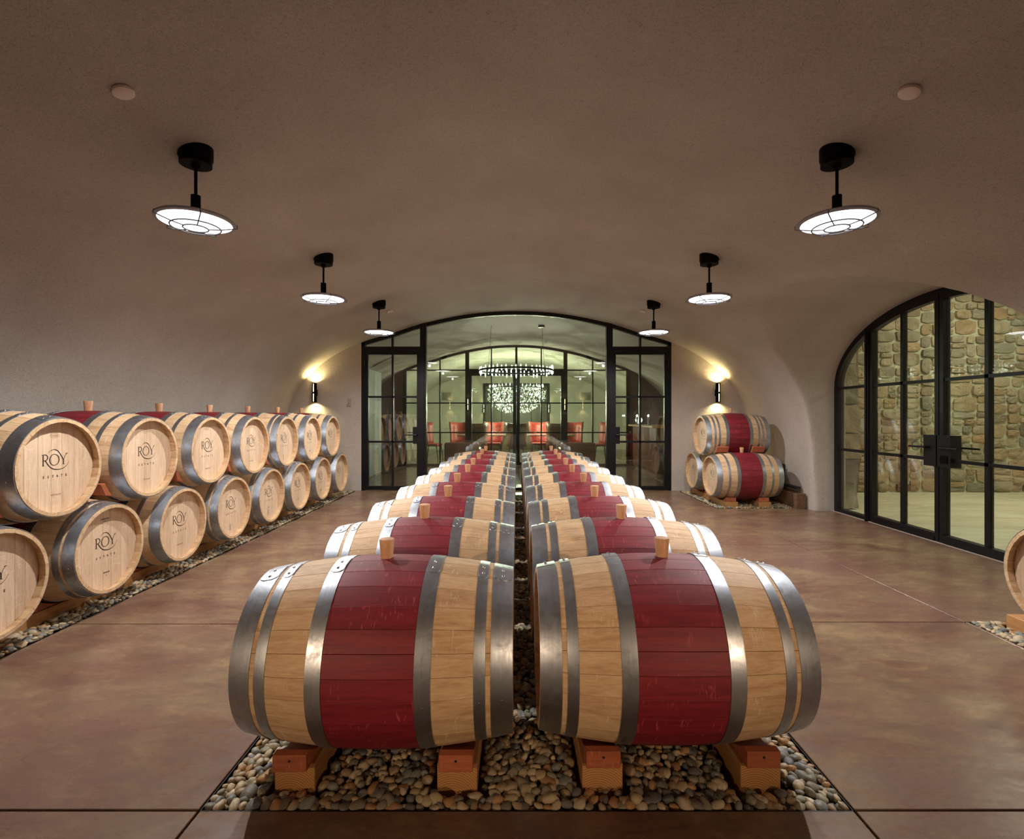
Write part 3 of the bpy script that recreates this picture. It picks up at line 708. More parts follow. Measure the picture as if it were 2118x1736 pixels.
def hoop_mesh(x0, x1, lap=True):
    n = 96; vs = []; fs = []
    e = .0006
    for i in range(n):
        a = 2*PI*i/n; s, c = math.sin(a), math.cos(a)
        for x, r in ((x0, br(x0)-.001), (x0, br(x0)+.0022), ((x0+x1)/2, br((x0+x1)/2)+.0026), (x1, br(x1)+.0022), (x1, br(x1)-.001)):
            vs.append((x, r*s, r*c))
    for i in range(n):
        j = (i+1) % n
        for k in range(4): fs.append((i*5+k, i*5+k+1, j*5+k+1, j*5+k))
    mb = MB().add(vs, fs)
    # overlapping riveted lap near the top, end clipped at the corners
    m = 10; a0, a1 = -.34, -.02; vs = []; fs = []
    for i in range(m+1):
        t = i/m; a = a0+(a1-a0)*t; ins = .30*(x1-x0) if i == 0 else (.08*(x1-x0) if i == 1 else .03*(x1-x0))
        p, q = x0+ins, x1-ins
        for x, dr in ((p, .001), (p, .0052), (q, .0052), (q, .001)):
            r = br(x)+dr; vs.append((x, r*math.sin(a), r*math.cos(a)))
    for i in range(m):
        for k in range(4): fs.append((4*i+k, 4*i+(k+1) % 4, 4*i+4+(k+1) % 4, 4*i+4+k))
    fs += [(0, 1, 2, 3), (4*m+3, 4*m+2, 4*m+1, 4*m)]
    mb.add(vs, fs)
    xm = (x0+x1)/2
    for a in (-.27, -.13):
        R = Matrix.Rotation(-a, 4, 'X') @ Matrix.Translation((xm, 0, br(xm)+.004))
        mb.lathe([(.0062, 0), (.0052, .0035), (.002, .0055)], 8, 1, R)
    a = -1.75
    mb.lathe([(.004, 0), (.003, .003)], 8, 1, Matrix.Rotation(-a, 4, 'X') @ Matrix.Translation((xm, 0, br(xm)+.002)))
    return mb.mesh('hoop', ['galvanised', 'rivet_steel'], smooth=40, recalc=True)
RIN = br(.432)-.0255
def head_board_mesh(u0, u1):
    n = 6; poly = []
    for u in np.linspace(u0+.0005, u1-.0005, n): poly.append((u, -math.sqrt(max(RIN**2-u*u, 1e-6))))
    for u in np.linspace(u1-.0005, u0+.0005, n): poly.append((u, math.sqrt(max(RIN**2-u*u, 1e-6))))
    return MB().prism(poly, .418, .436, 'x').mesh('head_board', 'oak_head', smooth=0, bevel=.0009)
def ribbon(mb, pts, ws):
    """flat stroke of varying width in (u, v), standing 0.6 mm proud of the head"""
    P = [np.array(p, float) for p in pts]; L = []; R = []
    for i, p in enumerate(P):
        d = P[min(i+1, len(P)-1)]-P[max(i-1, 0)]; d = d/(np.linalg.norm(d)+1e-9); nrm = np.array((-d[1], d[0])); w = ws[i]/2
        L.append(p+nrm*w); R.append(p-nrm*w)
    vs = [(.4368, a[0], a[1]) for a in L]+[(.4368, a[0], a[1]) for a in R]; n = len(P)
    mb.add(vs, [(i, i+1, n+i+1, n+i) for i in range(n-1)])
def curve(pts, k=8):
    out = []; P = [pts[0]]+list(pts)+[pts[-1]]
    for i in range(1, len(P)-2):
        p0, p1, p2, p3 = [np.array(q, float) for q in P[i-1:i+3]]
        for t in np.arange(k)/k: out.append(.5*((2*p1)+(-p0+p2)*t+(2*p0-5*p1+4*p2-p3)*t*t+(-p0+3*p1-3*p2+p3)*t**3))
    out.append(np.array(pts[-1], float)); return out
def wid(n, a, b, c): return [float(np.interp(i/(n-1), (0, .5, 1), (a, b, c))) for i in range(n)]
_text_cache = {}
def text_verts(s, size):
    if (s, size) in _text_cache: return _text_cache[(s, size)]
    cu = bpy.data.curves.new('lettering', 'FONT'); cu.body = s; cu.size = size; cu.align_x = 'CENTER'; cu.resolution_u = 3; cu.offset = size*.018
    o = bpy.data.objects.new('lettering', cu); COL.objects.link(o)
    dg = bpy.context.evaluated_depsgraph_get(); ev = o.evaluated_get(dg); me = ev.to_mesh()
    r = ([tuple(v.co) for v in me.vertices], [tuple(p.vertices) for p in me.polygons]); ev.to_mesh_clear()
    COL.objects.unlink(o); bpy.data.objects.remove(o); _text_cache[(s, size)] = r; return r
def put_text(mb, s, size, u, v, spread=1.0):
    if spread > 1:                                    # letter by letter
        w = (len(s)-1)*spread*size*.72
        for i, ch in enumerate(s): put_text(mb, ch, size, u-w/2+i*spread*size*.72, v)
        return
    V, F = text_verts(s, size); mb.add([(.4368, u+x, v+y) for x, y, z in V], F)
def logo_mesh():
    mb = MB(); st = .0078
    # R
    ribbon(mb, [(-.073, .013), (-.073, .078)], [st, st]); ribbon(mb, [(-.083, .0135), (-.063, .0135)], [.0022]*2); ribbon(mb, [(-.084, .0785), (-.066, .0785)], [.0026]*2)
    c = curve([(-.073, .0785), (-.056, .078), (-.044, .066), (-.048, .050), (-.060, .0445), (-.072, .044)], 6); ribbon(mb, c, wid(len(c), .003, .0068, .0028))
    c = curve([(-.060, .045), (-.047, .025), (-.030, .004), (-.005, -.011), (.025, -.016), (.055, -.013), (.083, .002), (.103, .030)], 8); ribbon(mb, c, wid(len(c), .0068, .0058, .0016))
    # O
    n = 40; vs = []; fs = []
    for i in range(n):
        a = 2*PI*i/n
        vs += [(.4368, .001+.0345*math.cos(a), .045+.0355*math.sin(a)), (.4368, .001+.0275*math.cos(a), .045+.0318*math.sin(a))]
    for i in range(n): fs.append((2*i, (2*i+2) % (2*n), (2*i+3) % (2*n), 2*i+1))
    mb.add(vs, fs)
    # Y with the upper swirl
    c = curve([(-.042, .086), (-.025, .101), (-.003, .107), (.018, .101), (.036, .084), (.050, .062), (.060, .044)], 8); ribbon(mb, c, wid(len(c), .0016, .0052, .0068))
    ribbon(mb, [(.062, .046), (.062, .014)], [st, st]); ribbon(mb, [(.052, .0135), (.072, .0135)], [.0024]*2)
    ribbon(mb, [(.063, .043), (.078, .070), (.086, .079)], [.0042, .0034, .0044]); ribbon(mb, [(.078, .079), (.094, .0795)], [.0028]*2)
    put_text(mb, 'ESTATE', .021, .005, -.062, 2.0)
    return mb.mesh('lettering', 'ink', smooth=0, recalc=False)
def small_mesh(kind):
    mb = MB(); put_text(mb, 'BdC Fine NV' if kind else 'PREMIUM', .013, .01, -.172)
    if kind:
        put_text(mb, 'Tonnellerie', .010, .0, .188)
        pts = [(.030*math.cos(a), .191+.0125*math.sin(a)) for a in np.linspace(0, 2*PI, 25)]; ribbon(mb, pts, [.0013]*25)
    else:
        put_text(mb, 'PREMIUM OAK', .011, 0, .196); put_text(mb, 'chene', .009, 0, .183); ribbon(mb, [(.006, -.186), (.012, -.186)], [.005]*2)
    return mb.mesh('stamp', 'ink_pale' if kind else 'ink', smooth=0, recalc=False)
def vertical_stamp():
    mb = MB()
    V, F = text_verts('OAK', .03); mb.add([(.4368, -y-.0, x-.19) for x, y, z in V], F)
    put_text(mb, '21', .022, 0, .145); put_text(mb, 'T', .022, 0, .185); put_text(mb, 'chene', .009, 0, .172)
    return mb.mesh('stamp', 'ink_pale', smooth=0, recalc=False)
def bung_mesh():
    return MB().lathe([(.023, RB-.012), (.0252, RB+.02), (.0295, RB+.068), (.0285, RB+.073), (.024, RB+.0745)], 28).mesh('bung', 'bung_wood', smooth=40)
M_STAVE, M_BUNG, M_LOGO, M_S0, M_S1, M_SV = stave_mesh(), bung_mesh(), logo_mesh(), small_mesh(0), small_mesh(1), vertical_stamp()
EDG = [-RIN, -.19, -.105, -.018, .052, .14, .2, RIN]
M_BOARD = [head_board_mesh(EDG[i], EDG[i+1]) for i in range(len(EDG)-1)]
M_HEAD = MB().lathe([(RIN, .418), (RIN, .436)], 48, mtx=Matrix.Rotation(PI/2, 4, 'Y')).mesh('head', 'oak_head', smooth=30)
HOOPS = {'close': [(.155, .208), (.362, .399), (.415, .482)], 'spaced': [(.155, .205), (.295, .325), (.405, .482)],
         'many': [(.155, .203), (.285, .313), (.345, .375), (.41, .482)], 'centre': [(.155, .210), (.352, .391), (.409, .4845)]}
M_HOOP = {k: [hoop_mesh(*h) for h in v]+[hoop_mesh(-h[1], -h[0]) for h in v] for k, v in HOOPS.items()}
SPOT = MB().add([(.4369, .009*math.cos(a), -.135+.011*math.sin(a)) for a in np.linspace(0, 2*PI, 16, endpoint=False)], [tuple(range(16))]).mesh('sticker', 'blue_sticker', smooth=0)
PROTO = {}
def make_barrel(style, stamp='oval', logo=True):
    root = empty('wine_barrel')
    for k in range(NST): inst('stave', M_STAVE, root, rot=(2*PI*k/NST, 0, 0))
    for me in M_HOOP[style]: inst('hoop', me, root)
    inst('head', M_HEAD, root, rot=(0, 0, PI))
    if logo is None: inst('head', M_HEAD, root)
    else:
        h = empty('head', parent=root)
        for me in M_BOARD: inst('head_board', me, h)
        if logo:
            inst('lettering', M_LOGO, h); inst('stamp', {'oval': M_S1, 'premium': M_S0, 'vertical': M_SV, 'blue': M_SV}[stamp], h)
            if stamp == 'blue': inst('sticker', SPOT, h)
    inst('bung', M_BUNG, root)
    return root
def barrel(style, stamp, logo, loc, rz, label, group, bung=(0, 0), roll=0.0):
    key = (style, stamp, logo)
    if key not in PROTO: PROTO[key] = make_barrel(*key); o = PROTO[key]; 
    else: o = copy_tree(PROTO[key])
    o.location = loc; o.rotation_euler = (roll, 0, rz)
    for c in o.children:
        if c.name.startswith('bung'): c.location.x = bung[0]; c.rotation_euler = (bung[1], 0, 0)
        else: c.location.x = 0
    tag(o, label, 'barrel', group); return o
ORD = ['first', 'second', 'third', 'fourth', 'fifth', 'sixth', 'seventh', 'eighth', 'ninth']
CZ = .423; STEP = .763; D0 = 2.045
for i in range(9):
    for s in (-1, 1):
        x = -.497 if s < 0 else .567
        y = D0+STEP*i+(.012*math.sin(i*2.3+s))
        side = 'left' if s < 0 else 'right'
        look = 'oak barrel with wine-red middle band' if i else 'largest oak barrel with wine-red middle band and six hoops'
        lab = f'{look}, foremost in the {side} centre row' if i == 0 else (f'{look}, {ORD[i]} from the front in the {side} centre row' if i < 8 else f'{look}, last before the glass in the {side} centre row')
        barrel('centre', 'oval', None if s < 0 else None, (x, y, CZ), 0 if s < 0 else PI, lab, 'red-banded barrels in the centre rows',
               bung=((-.02, -.01, .02, -.005, .01, .0, .01, .0, .01)[i]*(1 if s < 0 else 1), 0))
LZ, UZ = .432, 1.024; LX = -2.76-HL
lstyle = [('spaced', 'oval'), ('close', 'premium'), ('spaced', 'oval'), ('close', 'vertical'), ('close', 'blue'), ('close', 'oval'), ('spaced', 'premium'), ('spaced', 'oval')]
ustyle = [('spaced', 'oval'), ('spaced', 'oval'), ('spaced', 'oval'), ('spaced', 'oval'), ('close', 'vertical'), ('spaced', 'premium'), ('spaced', 'oval')]
LY0 = 2.715; LST = .765
for k, (st, sm) in enumerate(lstyle):
    extra = {4: ', blue dot on its head'}.get(k, '')
    barrel(st, sm, True, (LX, LY0+LST*k, LZ), 0, (f'oak barrel, lower tier by left wall, {ORD[k]} from the front'+extra), 'barrels in the lower tier of the left stack')
for k, (st, sm) in enumerate(ustyle):
    barrel(st, sm, True, (LX, LY0+LST*(k+.5), UZ), 0, f'oak barrel with printed head, upper tier by left wall, {ORD[k]} from the front', 'barrels in the upper tier of the left stack')
# far right stack and the lone one at the right edge
barrel('spaced', 'vertical', True, (3.375, 7.63, LZ), PI, 'red-banded barrel on the beams of the small corner stack, in front of the other two', 'small barrel stack in the back corner')
barrel('spaced', 'oval', True, (3.375, 8.42, LZ), PI, 'rear barrel of the small corner stack, only its pale head and end hoop showing', 'small barrel stack in the back corner')
barrel('many', 'oval', True, (3.375, 8.03, UZ), PI, 'red-banded barrel with extra hoops, topmost of the small stack beneath the wall lamp', 'small barrel stack in the back corner')
barrel('close', 'oval', True, (2.96+HL, 2.80, LZ), PI, 'pale oak barrel cut off by the right edge, on a beam over pebbles', None)

# ------------------------------------------------------------------ beams with wedges
def wedge_profile(w0, h, cy, cz, r):
    """cross-section in (y, z) of a chock on a beam top at z=0.087 whose inner face follows the barrel; cy>0 is the barrel's centre"""
    z0 = .0772; pts = [(w0, z0), (w0, z0+h)]
    for z in np.linspace(z0+h, z0+.004, 6):
        d = r*r-(cz-z)**2; y = cy-math.sqrt(max(d, 0)); pts.append((y-.002, z))
    return pts
_beam_n = 0
def beam(x0, x1, y0, y1, barrels, label, group, rb, both=True, cz=CZ, w0=.235, near_first=None, h=.060):
    o = MB().box(x0-(x0+x1)/2, x1-(x0+x1)/2, 0, y1-y0, -.045, .077).obj('timber_sleeper', ['fir', 'fir_end'], smooth=0, bevel=.002)
    o.location = ((x0+x1)/2, y0, 0)
    for p in o.data.polygons:
        if abs(p.normal.y) > .9: p.material_index = 1
    tag(o, label, 'sleeper', group)
    me = None
    hw = (x1-x0)/2*.83
    prof = wedge_profile(0, h, w0, cz, rb+.004)
    me = MB().prism(prof, -hw, hw, 'x').mesh('wedge_block', 'cedar', smooth=0, bevel=.0015)
    hole = MB().lathe([(.0045, 0), (.0045, .002)], 10, mtx=Matrix.Translation((0, .0, .077+.04)) @ Matrix.Rotation(PI/2, 4, 'X')).mesh('screw_hole', 'vent_black', smooth=0)
    for yb in barrels:
        for s in (1, -1):
            if not both and s == -1: continue
            w = inst('wedge_block', me, o, (0, (yb-y0)-s*w0, 0), (0, 0, 0 if s == 1 else PI))
            if s == 1 and yb == barrels[0]: inst('screw_hole', hole, w)
    return o
cbs = lambda s: [D0+STEP*i+(.012*math.sin(i*2.3+s)) for i in range(9)]
for s, xs_, side in ((-1, ((-.875, -.73), (-.287, -.142)), 'left'), (1, ((.238, .385), (.812, .957)), 'right')):
    for j, (a, b) in enumerate(xs_):
        outer = (s < 0) == (j == 0)
        beam(a, b, 1.845, 8.45, cbs(s), f'thick fir beam under the {side} centre row, its {"outer beam beside the open floor" if outer else "inner beam beside the middle gap"}', 'beams under the centre rows', br(.18)+.002)
lb = [LY0+LST*k for k in range(8)]
beam(-3.207, -3.06, .6, 8.45, lb, 'long fir beam under the left barrel stack, front beam beside the pebble strip', 'beams under the left stack', br(.1)+.003, cz=LZ)
beam(-3.60, -3.453, .6, 8.45, lb, 'long fir beam under the left barrel stack, rear beam nearer the wall', 'beams under the left stack', br(.15)+.003, cz=LZ)
beam(3.04, 3.22, 7.40, 8.85, [7.63, 8.42], 'short fir beam with sawn end under the left half of the small corner stack', 'beams under the corner stack', br(.12)+.003, cz=LZ, w0=.20)
beam(3.52, 3.70, 7.40, 8.85, [7.63, 8.42], 'short fir beam under the right half of the small corner stack, near the wall', 'beams under the corner stack', br(.12)+.003, cz=LZ, w0=.20)
beam(3.11, 3.257, .6, 3.235, [2.80], 'fir beam end under the barrel cut off by the right edge', None, br(.17)+.003, cz=LZ)
beam(3.55, 3.697, .6, 3.235, [2.80], 'fir beam nearer the wall under the barrel cut off by the right edge', None, br(.1)+.003, cz=LZ)
# cedar chocks between the tiers
def tier_chock(yl, s, x0, x1, label, group, w=None):
    rl = br(.13)+.0105; zl, zu = LZ, UZ; yu = yl+s*LST/2; pts = []
    for a in (79, 74, 69): pts.append((yl+s*rl*math.cos(math.radians(a)), zl+rl*math.sin(math.radians(a))))
    for a in (221, 214, 206): pts.append((yu+s*rl*math.cos(math.radians(a)), zu+rl*math.sin(math.radians(a))))
    pts.append((pts[-1][0]-s*.034, pts[-1][1]-.006))
    cy = yl
    o = MB().prism([(y-yl, z) for y, z in pts], x0, x1, 'x').obj('cedar_chock', 'cedar', smooth=0, bevel=.0012)
    o.location = (0, yl, 0); return tag(o, label, 'wedge', group)
for k in range(8):
    for s in (1, -1):
        u = k if s == 1 else k-1
        if u < 0 or u > 6: continue
        tier_chock(LY0+LST*k, s, -3.10, -2.86, f'cedar wedge on the {ORD[k]} lower left barrel, {"far" if s == 1 else "near"} side, holding the {ORD[u]} upper barrel', 'cedar wedges between the left tiers')
for k, yl in enumerate((7.63, 8.42)):
    s = 1 if k == 0 else -1
    for x0, x1, w in ((3.02, 3.2, 'left'), (3.56, 3.74, 'right')):
        tier_chock(yl if k == 0 else 8.43, s, x0, x1, f'cedar wedge under the top corner barrel, {w} end, on the {"nearer" if k == 0 else "rear"} lower barrel', 'cedar wedges in the corner stack')
tag(MB().box(3.995, 4.135, 7.27, 8.95, .0, .215).obj('old_beam', 'old_timber', smooth=0, bevel=.004), 'dark weathered timber block along the wall beside the small barrel stack', 'beam')
w = empty('floor_vent', (4.10, 8.0, .30)); tag(w, 'black square vent low on the wall behind the corner barrels', 'vent')
MB().box(-.03, .03, -.16, .12, .05, .29).obj('vent_box', 'vent_black', w, smooth=0)
MB().box(-.06, .02, -.62, .13, -.03, .0).obj('cable_tray', 'vent_black', w, smooth=0)

# ------------------------------------------------------------------ pebble beds
def pebble_template(seed, sub=2):
    bm = bmesh.new(); bmesh.ops.create_icosphere(bm, subdivisions=sub, radius=1)
    off = Vector((seed*7.3, seed*3.1, seed*5.7))
    for v in bm.verts:
        n = noise.noise(v.co*1.1+off); v.co *= 1+.42*n
        v.co.x = abs(v.co.x)**.92*math.copysign(1, v.co.x)
    me = bpy.data.meshes.new('pebble'); bm.to_mesh(me); bm.free(); me.materials.append(MAT['pebble'])
    me.polygons.foreach_set('use_smooth', [True]*len(me.polygons)); return me
PT = [pebble_template(i) for i in range(9)]
PTV = []
for me in PT:
    v = np.empty(len(me.vertices)*3); me.vertices.foreach_get('co', v); f = np.array([p.vertices[:] for p in me.polygons]); PTV.append((v.reshape(-1, 3), f))
PT1 = []
for i in range(6):
    me = pebble_template(i, 1); v = np.empty(len(me.vertices)*3); me.vertices.foreach_get('co', v); PT1.append((v.reshape(-1, 3)*1.12, np.array([p.vertices[:] for p in me.polygons])))
def euler_m(ax, ay, az):
    return np.array(Matrix.Rotation(az, 3, 'Z') @ Matrix.Rotation(ay, 3, 'Y') @ Matrix.Rotation(ax, 3, 'X'))
def pebble_bed(x0, x1, y0, y1, beams, label, singles, skip=lambda x, y: False, coarse_y=3.8, ztop=-.001):
    bed = MB().box(x0+.002, x1-.002, y0+.002, y1-.002, -.10, -.046).obj('pebble_bed', 'gravel_base', smooth=0)
    tag(bed, label, 'pebbles')
    pos = []; wdt = x1-x0-.034; sp = wdt/round(wdt/.0365); y = y0+.02; r = 0
    while y < y1-.012:
        x = x0+.018+(sp/2 if r % 2 else 0)
        while x < x1-.010:
            px, py = x+random.uniform(-.009, .009), y+random.uniform(-.008, .008); x += sp
            big = random.random(); a = random.uniform(.0195, .0245) if big < .62 else (random.uniform(.025, .034) if big < .86 else random.uniform(.013, .018))
            if any(p-a*1.2 < px < q+a*1.2 and c-a*1.2 < py < d+a*1.2 for p, q, c, d in beams): continue
            px = min(max(px, x0+a*.8), x1-a*.8); py = min(max(py, y0+a*.8), y1-a*.8)
            pos.append((px, py, ztop-random.uniform(.004, .017), a, a*random.uniform(.58, .92), a*random.uniform(.45, .72),
                        random.gauss(0, .28), random.gauss(0, .28), random.uniform(0, PI)))
        y += sp*.87; r += 1
    def clear(px, py, a): return not any(p-a*1.2 < px < q+a*1.2 and c-a*1.2 < py < d+a*1.2 for p, q, c, d in beams)
    def one_more(px, py, z, a): pos.append((px, py, z, a, a*random.uniform(.6, .9), a*random.uniform(.45, .65), random.gauss(0, .25), random.gauss(0, .25), random.uniform(0, PI)))
    y = y0+.015
    while y < y1-.02:                                  # along both long edges
        for e in (0, 1):
            a = random.uniform(.014, .021); px = x0+a*.9 if e == 0 else x1-a*.9
            if clear(px, y, a): one_more(px, y, ztop-random.uniform(.002, .012), a)
        y += .034
    y = y0+.03
    while y < min(y1, 4.6)-.03:                         # small ones filling the gaps below
        x = x0+.025
        while x < x1-.025:
            px, py, a = x+random.uniform(-.012, .012), y+random.uniform(-.012, .012), random.uniform(.014, .021)
            if clear(px, py, a): one_more(px, py, ztop-random.uniform(.019, .024), a)
            x += .042
        y += .042
    vis = sorted(pos, key=lambda p: (math.hypot(p[0], p[1]) if abs(p[0]) < 1.02*max(p[1], .1) and 1.34/max(p[1], .01) < .83 else 99))
    one = vis[:singles]; rest = vis[singles:]
    for p in one:
        inst('pebble', random.choice(PT), bed, p[:3], p[6:9], p[3:6])
    Vs = []; Fs = []; b = 0
    for p in rest:
        tv, tf = random.choice(PTV if p[1] < coarse_y else PT1)
        m = euler_m(p[6], p[7], p[8]) @ np.diag(p[3:6]); v = tv @ m.T+np.array(p[:3]); Vs.append(v); Fs.append(tf+b); b += len(tv)
    V = np.concatenate(Vs); F = np.concatenate(Fs)
    me = bpy.data.meshes.new('pebbles'); me.vertices.add(len(V)); me.vertices.foreach_set('co', V.ravel())
    me.loops.add(F.size); me.loops.foreach_set('vertex_index', F.ravel().astype(np.int32)); me.polygons.add(len(F))
    me.polygons.foreach_set('loop_start', np.arange(0, F.size, 3, dtype=np.int32)); me.update(calc_edges=True)
    me.polygons.foreach_set('use_smooth', [True]*len(F)); me.materials.append(MAT['pebble'])
    o = inst('pebbles', me, bed); o['kind'] = 'stuff'
pebble_bed(-1.069, 1.139, 1.734, 8.544, [(-.875, -.73, 1.845, 8.45), (-.287, -.142, 1.845, 8.45), (.238, .385, 1.845, 8.45), (.812, .957, 1.845, 8.45)],
           'bed of rounded river pebbles sunk in the floor under the centre rows', 300)
pebble_bed(-3.75, -2.846, 2.3, 8.97, [(-3.207, -3.06, .6, 8.45), (-3.60, -3.453, .6, 8.45)], 'long strip of river pebbles along the left barrel stack', 300, ztop=.016)
pebble_bed(2.926, 4.0, 1.9, 3.294, [(3.11, 3.257, .6, 3.235), (3.55, 3.697, .6, 3.235)], 'patch of river pebbles cut off by the right edge', 150, coarse_y=9, ztop=.012)
pebble_bed(2.876, 3.97, 7.326, 8.97, [(3.04, 3.22, 7.4, 8.85), (3.52, 3.70, 7.4, 8.85)], 'pebble patch under the small barrel stack in the back corner', 0, coarse_y=0, ztop=.014)

# ------------------------------------------------------------------ pendants
def make_pendant():
    r = empty('pendant_lamp')            # origin at the disc rim centre
    MB().lathe([(.092, .372), (.092, .45)], 40).obj('canopy', 'black_lamp', r, bevel=.003)
    MB().lathe([(.086, .335), (.086, .374)], 40).lathe([(.02, .31), (.026, .337)], 16).obj('canopy_cup', 'black_lamp', r)
    MB().lathe([(.009, .15), (.009, .33)], 14).obj('rod', 'black_lamp', r)
    MB().lathe([(.026, .018), (.026, .154)], 24).obj('socket', 'black_lamp', r)
    MB().lathe([(.198, -.004), (.211, .0), (.212, .008), (.203, .016), (.10, .022), (.026, .024)], 56).obj('shade', 'lamp_rim', r, smooth=50)
    d = MB().lathe([(.02, -.018), (.09, -.016), (.15, -.011), (.198, -.003)], 48).obj('diffuser', 'diffuser', r, smooth=60)
    g = MB()
    for rad, z in ((.131, -.034), (.066, -.040)): g.tube([(rad*math.cos(a), rad*math.sin(a), z) for a in np.linspace(0, 2*PI, 40, endpoint=False)], .0042, 6, closed=True)
    for k in range(5):
        a = 2*PI*k/5+.35; c, s = math.cos(a), math.sin(a)
        g.tube([(.066*c, .066*s, -.040), (.131*c, .131*s, -.034), (.198*c, .198*s, -.020), (.219*c, .219*s, -.016), (.217*c, .217*s, .004)], .0036, 6)
    g.obj('wire_guard', 'wire', r); return r
pend = make_pendant(); PN = ['nearest', 'middle', 'farthest']
for i, y in enumerate((3.02, 5.02, 7.05)):
    for s in (-1, 1):
        o = pend if (i == 0 and s == -1) else copy_tree(pend)
        o.location = (s*1.9, y, 2.487); o.rotation_euler = (0, 0, .0 if s < 0 else 1.1)
        spot_light('pendant_light', (s*1.9, y, 2.42), (0, 0, 0), PENDANT_POWER, PENDANT_COLOR, PI*.985, 1.0, .022)
        tag(o, f'black pendant with glowing caged disc, {PN[i]} of the three hanging on the {"left" if s < 0 else "right"} side', 'lamp', 'caged disc pendants')
for s in (-1, 1):
    for y, wd in ((2.45, 'large round plate nearest the camera'), (7.62, 'small round plate behind the farthest pendant')):
        x = 1.89; z = ceil_z(x); sl = (ceil_z(x+.05)-ceil_z(x-.05))/.1
        o = MB().lathe([(.042, -.010), (.046, -.007), (.046, .006)], 36).obj('ceiling_plate', 'cover_plate', smooth=40)
        o.location = (s*x, y, z-.010); o.rotation_euler = (0, -math.atan(sl)*s, 0)
        tag(o, f'pale flat ceiling cover, {wd}, {"left" if s < 0 else "right"} side', 'cover plate', 'round cover plates on the vault')

# ------------------------------------------------------------------ wall lamps
def make_sconce():
    r = empty('wall_lamp')              # origin on the wall; front is -y
    MB().box(-.032, .032, -.022, 0, -.055, .055).obj('back_plate', 'black_lamp', r, bevel=.002)
    b = MB()
    R, y = .042, -.070
    n = 28; vs = []; fs = []
    b.lathe([(R, -.17), (R, -.012), (R-.003, 0), (R, .012), (R, .17)], n, mtx=Matrix.Translation((0, y, 0)), caps=False)
    b.lathe([(R-.003, -.17), (R-.003, .17)], n, mtx=Matrix.Translation((0, y, 0)), caps=False)
    b.obj('cylinder', 'black_lamp', r, recalc=False)
    for s in (-1, 1):
        g = MB(); w = .006
        for t in (-1, 1):
            g.add([(-w, y-R-.0015, t*.018), (w, y-R-.0015, t*.018), (w*.8, y-R-.0015, t*.155), (-w*.8, y-R-.0015, t*.155)], [(0, 1, 2, 3)])
    g.obj('light_slot', 'warm_glow', r, smooth=0, recalc=False)
    MB().lathe([(.037, -.006), (.037, .006)], 20, mtx=Matrix.Translation((0, y, 0))).obj('lamp_core', 'warm_glow', r)
    return r
sc0 = make_sconce(); sc_used = []
def sconce(first, x, y, z, label, group, power, turn=0, scale=1):
    o = copy_tree(sc0) if sc_used else sc0; sc_used.append(1); o.location = (x, y, z); o.rotation_euler = (0, 0, turn); o.scale = (scale,)*3
    tag(o, label, 'lamp', group)
    for s in (1, -1):
        spot_light('sconce_light', (x+math.sin(turn)*.07*scale, y-math.cos(turn)*.07*scale, z+s*.155*scale), (PI if s == 1 else 0, 0, 0), power, WARM, math.radians(150), .9, .03)
XW = Y_BACK-.06
for s in (-1, 1):  # unseen sconces added on the rear wall to go with the fill spots
    sconce(False, s*2.7, Y_FRONT+.0, 1.735, f'black cylinder lamp added for fill behind the camera on the {"left" if s < 0 else "right"} of the dark doorway', 'fill lamps added behind the camera', 6, turn=PI)
sconce(False, -3.56, XW, 1.735, 'black cylinder wall lamp glowing up and down on the left of the glass wall', 'wall lamps beside the back glazing', 17)
sconce(False, 3.555, XW, 1.735, 'black cylinder wall lamp glowing up and down above the small barrel stack', 'wall lamps beside the back glazing', 17)
sconce(False, -1.27, 13.44, 1.62, 'black cylinder wall lamp on the left post of the second glass partition', 'wall lamps in the lounge', 2.5, scale=.9)
sconce(False, 1.27, 13.44, 1.62, 'black cylinder wall lamp on the right post of the second glass partition', 'wall lamps in the lounge', 2.5, scale=.9)
sconce(False, -1.26, 19.87, 1.6, 'small wall lamp at the left jamb of the dark doorway at the far end', 'wall lamps in the lounge', 3)
sconce(False, 1.26, 19.87, 1.6, 'small wall lamp at the right jamb of the dark doorway at the far end', 'wall lamps in the lounge', 3)
sw = MB().box(-.035, .035, -.008, 0, -.058, .058).obj('wall_switch', 'plate_paint', smooth=0, bevel=.002); sw.location = (-2.965, XW, 1.575)
tag(sw, 'small plaster-coloured switch plate between left wall lamp and glass wall', 'switch')
hk = MB().tube([(-.0, -.01, -.02), (-.045, -.012, -.075), (.03, -.012, -.078)], .003, 6).obj('engraved_line', 'vent_black', sw)

